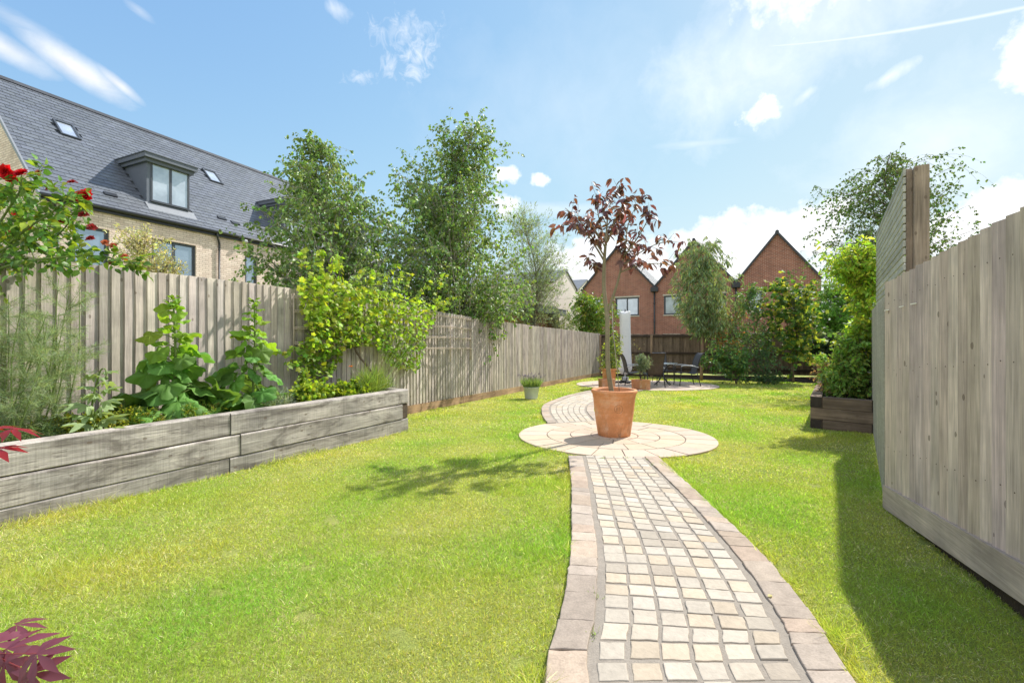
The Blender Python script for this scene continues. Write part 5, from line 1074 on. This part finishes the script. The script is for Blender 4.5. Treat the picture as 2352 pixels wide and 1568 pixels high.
def poppy():
    base = A_([-3.30, 3.60, .40]); t = thing('poppy_plant', 'pale blue green poppy plant with serrated leaves by the bed edge', 'plant', base); sm, lm = MB(), MB(); r = np.random.default_rng(4)
    T = lobed(9, .38, pts=38, droop=.35); top = P(232, 850, 3.66)
    sm.tube(smooth_path([base, P(212, 930, 3.66), P(222, 880, 3.66), top, top+A_([.035, 0, .01]), top+A_([.045, 0, -.05])], 16), np.linspace(.009, .004, 16), 7)
    for i in range(17):
        u = (i+.3)/17; p = base+(top-base)*u; a = i*2.4; o = A_([math.cos(a), math.sin(a), .55-.2*u]); l = (.25-.12*u)*r.uniform(.8, 1.15)
        scatter(lm, T, [p], [o], [A_([0, 0, 1.])+r.normal(0, .3, 3)], l, l*.55, [A_([.34, .46, .22])*np.exp(r.normal(0, .14))])
    m = MB(); m.lathe([(0, -.018), (.009, -.012), (.012, .0), (.008, .012), (0, .016)], 10, top+A_([.045, 0, -.06])); m.build('bud', M['stem'], t, base)
    sm.build('stem', M['stem'], t, base); lm.build('leaves', M['leaf'], t, base)
poppy()
def fennel():
    base = A_([-3.72, 3.5, .40]); t = thing('fennel', 'tall feathery fennel clump with hair fine foliage at the left end of the bed', 'plant', base); sm, lm = MB(), MB(); r = np.random.default_rng(5); pos, ax, ls = [], [], []
    for k in range(22):
        b = base+A_([r.uniform(-.34, .24), r.uniform(-.25, .18), 0]); h = r.uniform(.65, 1.32); e = b+A_([r.uniform(-.12, .26), r.uniform(-.12, .1), h]); p = smooth_path([b, (b+e)/2+r.normal(0, .03, 3), e], 14); sm.tube(p, np.linspace(.0065, .002, 14), 6)
        for j in range(15):
            s = p[min(12, int(r.uniform(.1, 1)*13))]; d = unit(A_([r.normal(), r.normal(), r.uniform(.1, 1.1)])); l = r.uniform(.12, .34); q = bez(s, s+d*l*.5, s+d*l+A_([0, 0, -.06*l]), 6); sm.tube(q, np.linspace(.002, .001, 6), 3, cap=False)
            for i in range(1, 6):
                for _ in range(16): dd = unit(d*.9+r.normal(0, .75, 3)); pos.append(q[i]+r.normal(0, .01, 3)); ax.append(dd); ls.append(r.uniform(.03, .085))
    m = len(pos); scatter(lm, T_BL, pos, ax, rnd_dirs(m), A_(ls), .0021, cols((.20, .27, .15), m, .2, (.30, .36, .19), .3))
    sm.build('stem', M['stem'], t, base); lm.build('foliage', M['leaf'], t, base)
fennel()
def low_plant(name, label, cat, pts, T, leaf, W, col, alt, n, spread, hgt, kind='bush', mat='leaf', pa=.3, group=None):
    base = A_(pts[0], float); t = thing(name, label, cat, base, 0, group); sm, lm = MB(), MB(); r = rng; P_, O_ = [], []
    for b in pts:
        b = A_(b, float)
        for k in range(n):
            a = r.uniform(0, 6.283); q = spread*math.sqrt(r.random()); h = hgt*(1-.55*(q/spread)**2)*r.uniform(.5, 1.05); e = b+A_([q*math.cos(a), q*math.sin(a), h]); s = b+A_([q*.45*math.cos(a), q*.45*math.sin(a), -.01])
            p = bez(s, s*.5+e*.5+A_([0, 0, .2*h]), e, 6); sm.tube(p, np.linspace(.0028, .0012, 6), 3, cap=False)
            for u in (range(1, 6) if kind == 'bush' else range(0, 6)):
                for _ in range(5 if kind == 'bush' else 3): P_.append(p[u]+r.normal(0, .012, 3)); O_.append(unit(p[min(5, u+1)]-p[u-1 if u else 0]+r.normal(0, .01, 3)))
    P_, O_ = A_(P_), A_(O_); m = len(P_); a = unit(O_*(.5 if kind == 'bush' else 1.6)+rnd_dirs(m)); l = leaf*r.uniform(.6, 1.3, m)
    scatter(lm, T, P_, a, rnd_dirs(m, .8), l, l*W, cols(col, m, .24, alt, pa)); sm.build('stem', M['stem'], t, base); lm.build('foliage', M[mat], t, base); return t
BZ = .39
def bed_pt(px, f):   # f 0 at the sleepers, 1 at the fence
    r = (px-CX)/F; y0 = 4.833/(.512-r)+.25; y1 = 5.74/(.4617-r)-.12; y = y0+(y1-y0)*f; return (r*y, y, BZ)
low_plant('golden_oregano', 'mound of small golden green leaves beside the poppy', 'plant', [bed_pt(120, .35), bed_pt(165, .2), bed_pt(240, .35), bed_pt(290, .25)], T_OV, .026, .6, (.28, .30, .035), (.14, .20, .03), 60, .17, .20)
low_plant('low_herb', 'feathery green herb at the foot of the fennel', 'plant', [bed_pt(40, .2), bed_pt(90, .15), bed_pt(-30, .3)], T_BL, .05, .06, (.15, .22, .09), (.22, .27, .12), 70, .22, .20)
low_plant('weed_clump', 'small leafy weeds under the left hollyhock', 'plant', [bed_pt(430, .1), bed_pt(470, .35), bed_pt(330, .2)], T_OV, .04, .35, (.12, .20, .03), (.26, .28, .04), 34, .15, .17)
low_plant('lavender_clump', 'silvery blue grey wiry clump right of the hollyhocks', 'plant', [bed_pt(640, .15), bed_pt(668, .3)], T_BL, .06, .07, (.24, .30, .22), (.33, .38, .30), 50, .16, .22, 'blade')
low_plant('geranium_clump', 'bright yellow green leafy clump below the vine', 'plant', [bed_pt(700, .15), bed_pt(735, .3), bed_pt(715, .6), bed_pt(780, .25), bed_pt(820, .1)], lobed(5, .3), .045, .9, (.24, .32, .03), (.13, .21, .03), 44, .19, .27)
low_plant('tall_weed', 'upright fresh green leafy stems beside the trellis', 'plant', [bed_pt(700, .55)], T_OV, .06, .5, (.17, .27, .035), (.26, .33, .04), 16, .10, .42)
low_plant('grassy_clump', 'tall fine grassy clump at the far end of the left bed', 'plant', [bed_pt(840, .15), bed_pt(865, .3)], T_BL, .16, .028, (.15, .23, .045), (.24, .30, .07), 60, .20, .34, 'blade')
low_plant('rosemary_shrub', 'dark twiggy little shrub between the poppy and hollyhock', 'plant', [bed_pt(275, .55)], T_BL, .03, .12, (.09, .10, .07), (.16, .15, .10), 22, .13, .26)
def marigold():
    p = P(806, 842, 6.1); b = A_(bed_pt(815, .2)); t = thing('marigold', 'single orange marigold flower above the grassy clump', 'flower', b); m = MB(); m.tube(smooth_path([b, (b+p)/2+A_([.02, 0, 0]), p], 8), .0025, 5); m.build('stem', M['stem'], t, b); f = MB()
    for k in range(26): a = k*2.4; o = A_([math.cos(a), math.sin(a), .25+.4*(k % 2)]); scatter(f, T_OV, [p], [o], [A_([0, 0, 1.])], .035, .013, [(.75, .30, .012)])
    f.build('petals', M['petal'], t, b)
marigold()
def grass_stalks():
    b = A_(bed_pt(860, .3)); t = thing('seed_stalks', 'thin arching flower stalks leaning over the bed end', 'plant', b); m = MB()
    for k in range(26):
        x, y = random.uniform(880, 990), random.uniform(740, 860); e = fence_pt(x, y, random.uniform(.2, .6)); s = b+A_([random.uniform(-.1, .15), random.uniform(-.1, .1), 0]); p = bez(s, (s+e)/2+A_([0, 0, .12]), e, 8); m.tube(p, np.linspace(.0022, .0012, 8), 4, cap=False, tint=(1.3, 1.2, 1))
        m.tube([p[-1], p[-1]+(p[-1]-p[-2])*.8], [.004, .001], 5, tint=(1.2, 1.0, 1.1))
    m.build('stalks', M['stem'], t, b)
grass_stalks()
def lavender_pot():
    b = A_([.467, 10.99, float(G(10.83))+.25]); t = thing('lavender', 'bushy green lavender with slim flower spikes in the grey bucket', 'plant', b); lm = MB(); n = 620; a = rng.uniform(0, 6.283, n); q = .18*np.sqrt(rng.random(n))
    p = np.c_[b[0]+q*np.cos(a), b[1]+q*np.sin(a), np.full(n, b[2])]; ax = np.c_[q*np.cos(a)*2.4, q*np.sin(a)*2.4, np.full(n, .8)]+rng.normal(0, .1, (n, 3)); scatter(lm, T_BL, p, ax, rnd_dirs(n), rng.uniform(.16, .32, n), .010, cols((.14, .22, .07), n, .22, (.24, .32, .12), .3))
    lm.build('foliage', M['leaf'], t, b); f = MB(); k = rng.choice(n, 60, False); axn = unit(ax[k]); L = rng.uniform(.28, .38, 60); e = p[k]+axn*L[:, None]
    for s, d in zip(e, axn): f.tube([s-d*.14, s-d*.03, s, s+d*.03], [.0012, .0015, .0065, .002], 5, tint=(1.3, 1.05, 1.6))
    f.build('flower_spikes', mat_plain('lavender_flower', (.17, .17, .15), .8, .2, 40, 0), t, b)
lavender_pot()

# ------------------------------------------------------------------ climbing rose, top left
def rose():
    y = 3.55; base = A_([-4.05, 3.3, .40]); t = thing('rose_bush', 'climbing rose with red blooms and faded heads above the left fence', 'rose', base); sm, lm = MB(), MB(); Q = lambda x, yy, d=0: P(x, yy, y+d)
    arms = [[base, Q(-60, 800), Q(-30, 650), Q(20, 560, .05), Q(60, 480, .05), Q(85, 420, .0), Q(95, 398, 0)], [Q(-30, 650), Q(40, 590, .1), Q(110, 560, .15), Q(160, 510, .1), Q(188, 462, .05)],
            [Q(-10, 620), Q(60, 600, -.1), Q(150, 590, -.1), Q(225, 588, -.05), Q(280, 600, 0), Q(310, 605, 0)], [Q(20, 560), Q(70, 520, -.15), Q(130, 480, -.2), Q(165, 440, -.2)], [Q(-40, 700), Q(-20, 560, .2), Q(5, 470, .25), Q(30, 410, .2)],
            [Q(0, 600), Q(50, 545, .25), Q(110, 520, .3), Q(150, 545, .3), Q(195, 575, .25)], [Q(-20, 540), Q(20, 480, -.2), Q(45, 440, -.2), Q(50, 400, -.2)], [Q(-10, 580, 0), Q(60, 555, 0), Q(120, 590, 0), Q(165, 600, 0)]]
    pts, ax = [], []
    for a in arms:
        p = smooth_path(a, 26); sm.tube(p, np.linspace(.010, .003, 26), 6)
        for k in range(36):
            i = rng.integers(4, 26); d = unit(rng.normal(size=3)*A_([1, .7, .8])+A_([.2, 0, .1])); l = rng.uniform(.05, .17); q = bez(p[i], p[i]+d*l*.5, p[i]+d*l+A_([0, 0, -.02]), 5); sm.tube(q, np.linspace(.002, .001, 5), 3, cap=False)
            sd = unit(np.cross(d, rng.normal(size=3)))
            for u, s in ((4, 0), (3, 1), (3, -1), (2, 1), (2, -1)): pts.append(q[u]); ax.append(d*.7+sd*s+(0 if s else d*.4))
    pts, ax = A_(pts), A_(ax); m = len(pts); keep = ~((pts[:, 0]/pts[:, 1]*F+CX > 200) & (pts[:, 2] > H+(CY-575)/F*pts[:, 1])); pts, ax = pts[keep], ax[keep]; m = len(pts)
    l = rng.uniform(.042, .074, m); scatter(lm, T_OV, pts, ax+A_([0, 0, -.25]), rng.normal(0, .5, (m, 3))+A_([.1, -.1, .9]), l, l*.72, cols((.09, .18, .035), m, .25, (.26, .35, .04), .28))
    sm.build('stem', M['stem'], t, base); lm.build('leaves', M['leaf_gloss'], t, base)
    def bloom(px, py, r_, col, n=40, d=0, nm='bloom', fl=1.0):
        c = Q(px, py, d); f = MB(); g = np.random.default_rng(int(px+py))
        n_ = unit(A_([.25, -.85, .45])+g.normal(0, .25, 3)); e1 = unit(np.cross(n_, A_([0, 0, 1.]))); e2 = np.cross(n_, e1)
        for k in range(n):
            u = k/n; a = k*2.4; tilt = (.12+1.15*u)*fl; rad = e1*math.cos(a)+e2*math.sin(a); o = n_*math.cos(tilt)+rad*math.sin(tilt); L = r_*(.50+.45*u); nr = n_*.35-rad
            scatter(f, T_OV, [c-n_*r_*.35+rad*r_*.12*u], [o], [nr+g.normal(0, .15, 3)], L, L*1.05, [A_(col)*np.exp(g.normal(0, .22))])
        o = f.build(nm, M['petal'], t, base); return o
    red = (.52, .006, .010)
    for px, py, r_, d in ((8, 394, .064, -.28), (24, 408, .045, -.25), (46, 394, .055, -.25), (192, 447, .07, 0), (178, 452, .05, .04), (45, 488, .055, .1)): bloom(px, py, r_, red, 44, d)
    for px, py, d in ((122, 510, 0), (140, 505, .1), (62, 520, .1), (205, 545, 0), (190, 490, 0), (210, 520, 0), (18, 535, 0), (115, 430, .1), (165, 415, .1)): bloom(px, py, .04, (.30, .03, .03), 18, d, 'faded_bloom', 1.2)
    for px, py, d in ((240, 555, 0), (258, 562, 0), (285, 588, 0), (255, 600, 0), (85, 395, 0)): bloom(px, py, .035, (.42, .13, .05), 16, d, 'faded_bloom', 1.4)
rose()

# ------------------------------------------------------------------ red maple reaching in from the left edge
def maple():
    base = A_([-1.75, .95, float(G(.95))]); t = thing('japanese_maple', 'red leaved japanese maple, its sprays reaching in at the left edge', 'tree', base); sm, lm = MB(), MB(); y = .98
    sm.tube(smooth_path([base, base+A_([.02, 0, .5]), base+A_([.1, 0, .95]), base+A_([.12, 0, 1.3])], 14), np.linspace(.022, .010, 14), 7)
    def spray(pts, leaves, c1, r0=.004):
        p = smooth_path(pts, 12); sm.tube(p, np.linspace(r0, .0012, 12), 5, tint=(1.2, .7, .7))
        for (px, py, d, ax, nr, L, w) in leaves:
            q = P(px, py, y+d); j = p[np.argmin(np.linalg.norm(p-q, axis=1))]; sm.tube(bez(j, (j+q)/2, q, 5), .0010, 4, cap=False, tint=(2.6, .5, .4)); scatter(lm, T_MAPLE, [q], [A_(ax, float)], [A_(nr, float)], L*.72, w*.66, [A_(c1)*np.exp(rng.normal(0, .12))])
    Q = lambda a, b, d=0: P(a, b, y+d)
    red = (.26, .022, .022); pur = (.15, .045, .065)
    spray([base+A_([.1, 0, .9]), Q(-140, 1000), Q(-60, 1000), Q(-20, 1012)], [(28, 985, .0, (1, -.15, .05), (-.1, -.10, 1), .10, .055), (-10, 1030, -.03, (.9, -.5, -.05), (.0, -.3, 1), .09, .09), (-40, 990, .03, (.6, .2, .2), (0, -.2, 1), .09, .09)], red)
    spray([base+A_([.05, 0, .6]), Q(-160, 1480), Q(-70, 1490), Q(-20, 1500)], [(15, 1490, 0, (1, -.1, .12), (-.15, -.55, 1), .135, .12), (85, 1500, -.05, (1, -.45, -.22), (-.2, -.6, .9), .095, .10), (38, 1434, .05, (1, .1, .05), (.0, -.3, 1), .085, .07), (75, 1545, -.06, (.75, -.5, -.55), (-.1, -.75, .7), .105, .11), (10, 1520, -.03, (.2, -.4, -.9), (.3, -.9, .3), .10, .10), (-20, 1480, 0, (.7, -.3, -.3), (0, -.5, 1), .11, .11)], pur)
    sm.build('branch', M['stem_dark'], t, base); lm.build('leaves', M['leaf_acer'], t, base)
maple()

# ------------------------------------------------------------------ weeds in the paving joints and the one fallen leaf
def weeds():
    spots = [gp(1385, 1057), gp(1440, 1056), gp(1555, 1057), gp(1490, 1060), gp(1369, 1378), gp(1362, 1470), gp(1500, 1072)]
    for i, s in enumerate(spots):
        t = thing('weed_tuft', ['small grass tuft at the left end of the slab and sett joint', 'grass tuft on the joint below the pot', 'grass tuft at the right end of the slab joint', 'tiny grass tuft on the joint near the path centre', 'yellow green weed in the left mortar line of the path', 'small weed nearest the camera in the left mortar line', 'tiny weed among the first setts below the paving'][i], 'weed', (s[0], s[1], s[2]+.015)); m = MB(); n = 26
        ax = rng.normal(size=(n, 3))*A_([.8, .8, .2]); ax[:, 2] = rng.uniform(.5, 1, n); scatter(m, T_BL, s+A_([0, 0, .012])+rng.normal(0, .012, (n, 3))*A_([1, 1, 0]), ax, rnd_dirs(n), rng.uniform(.02, .045, n), .0035, cols((.16, .25, .03), n, .2)); m.build('blades', M['grass'], t, s+A_([0, 0, .015]))
    s = gp(1765, 1387); m = MB(); scatter(m, T_OV, [s+A_([0, 0, .035])], [A_([.8, .5, .1])], [A_([0, 0, 1.])], .03, .02, [(.55, .52, .22)]); o = m.build('fallen_leaf', M['leaf'], None, s); tag(o, 'single pale yellow fallen leaf on the right edge of the setts', 'leaf')
weeds()

# repeats belong together
for nm, g in (('garden_chair', 'garden chairs round the glass table'), ('gabled_house', 'red brick gabled houses behind the garden'), ('rendered_house', 'pale rendered houses beyond the left fence'), ('birch_tree', 'birch trees beyond the fences'),
              ('hollyhock', 'hollyhocks in the left raised bed'), ('willow_trellis', 'willow trellises on the left fence'), ('square_planter', 'square terracotta planters on the patio'), ('weed_tuft', 'weed tufts in the paving joints'), ('raised_bed', 'sleeper raised beds'), ('wooden_fence', 'board fences round the lawn')):
    for o in list(SC.objects):
        if o.parent is None and o.name.split('.')[0] == nm: o['group'] = g
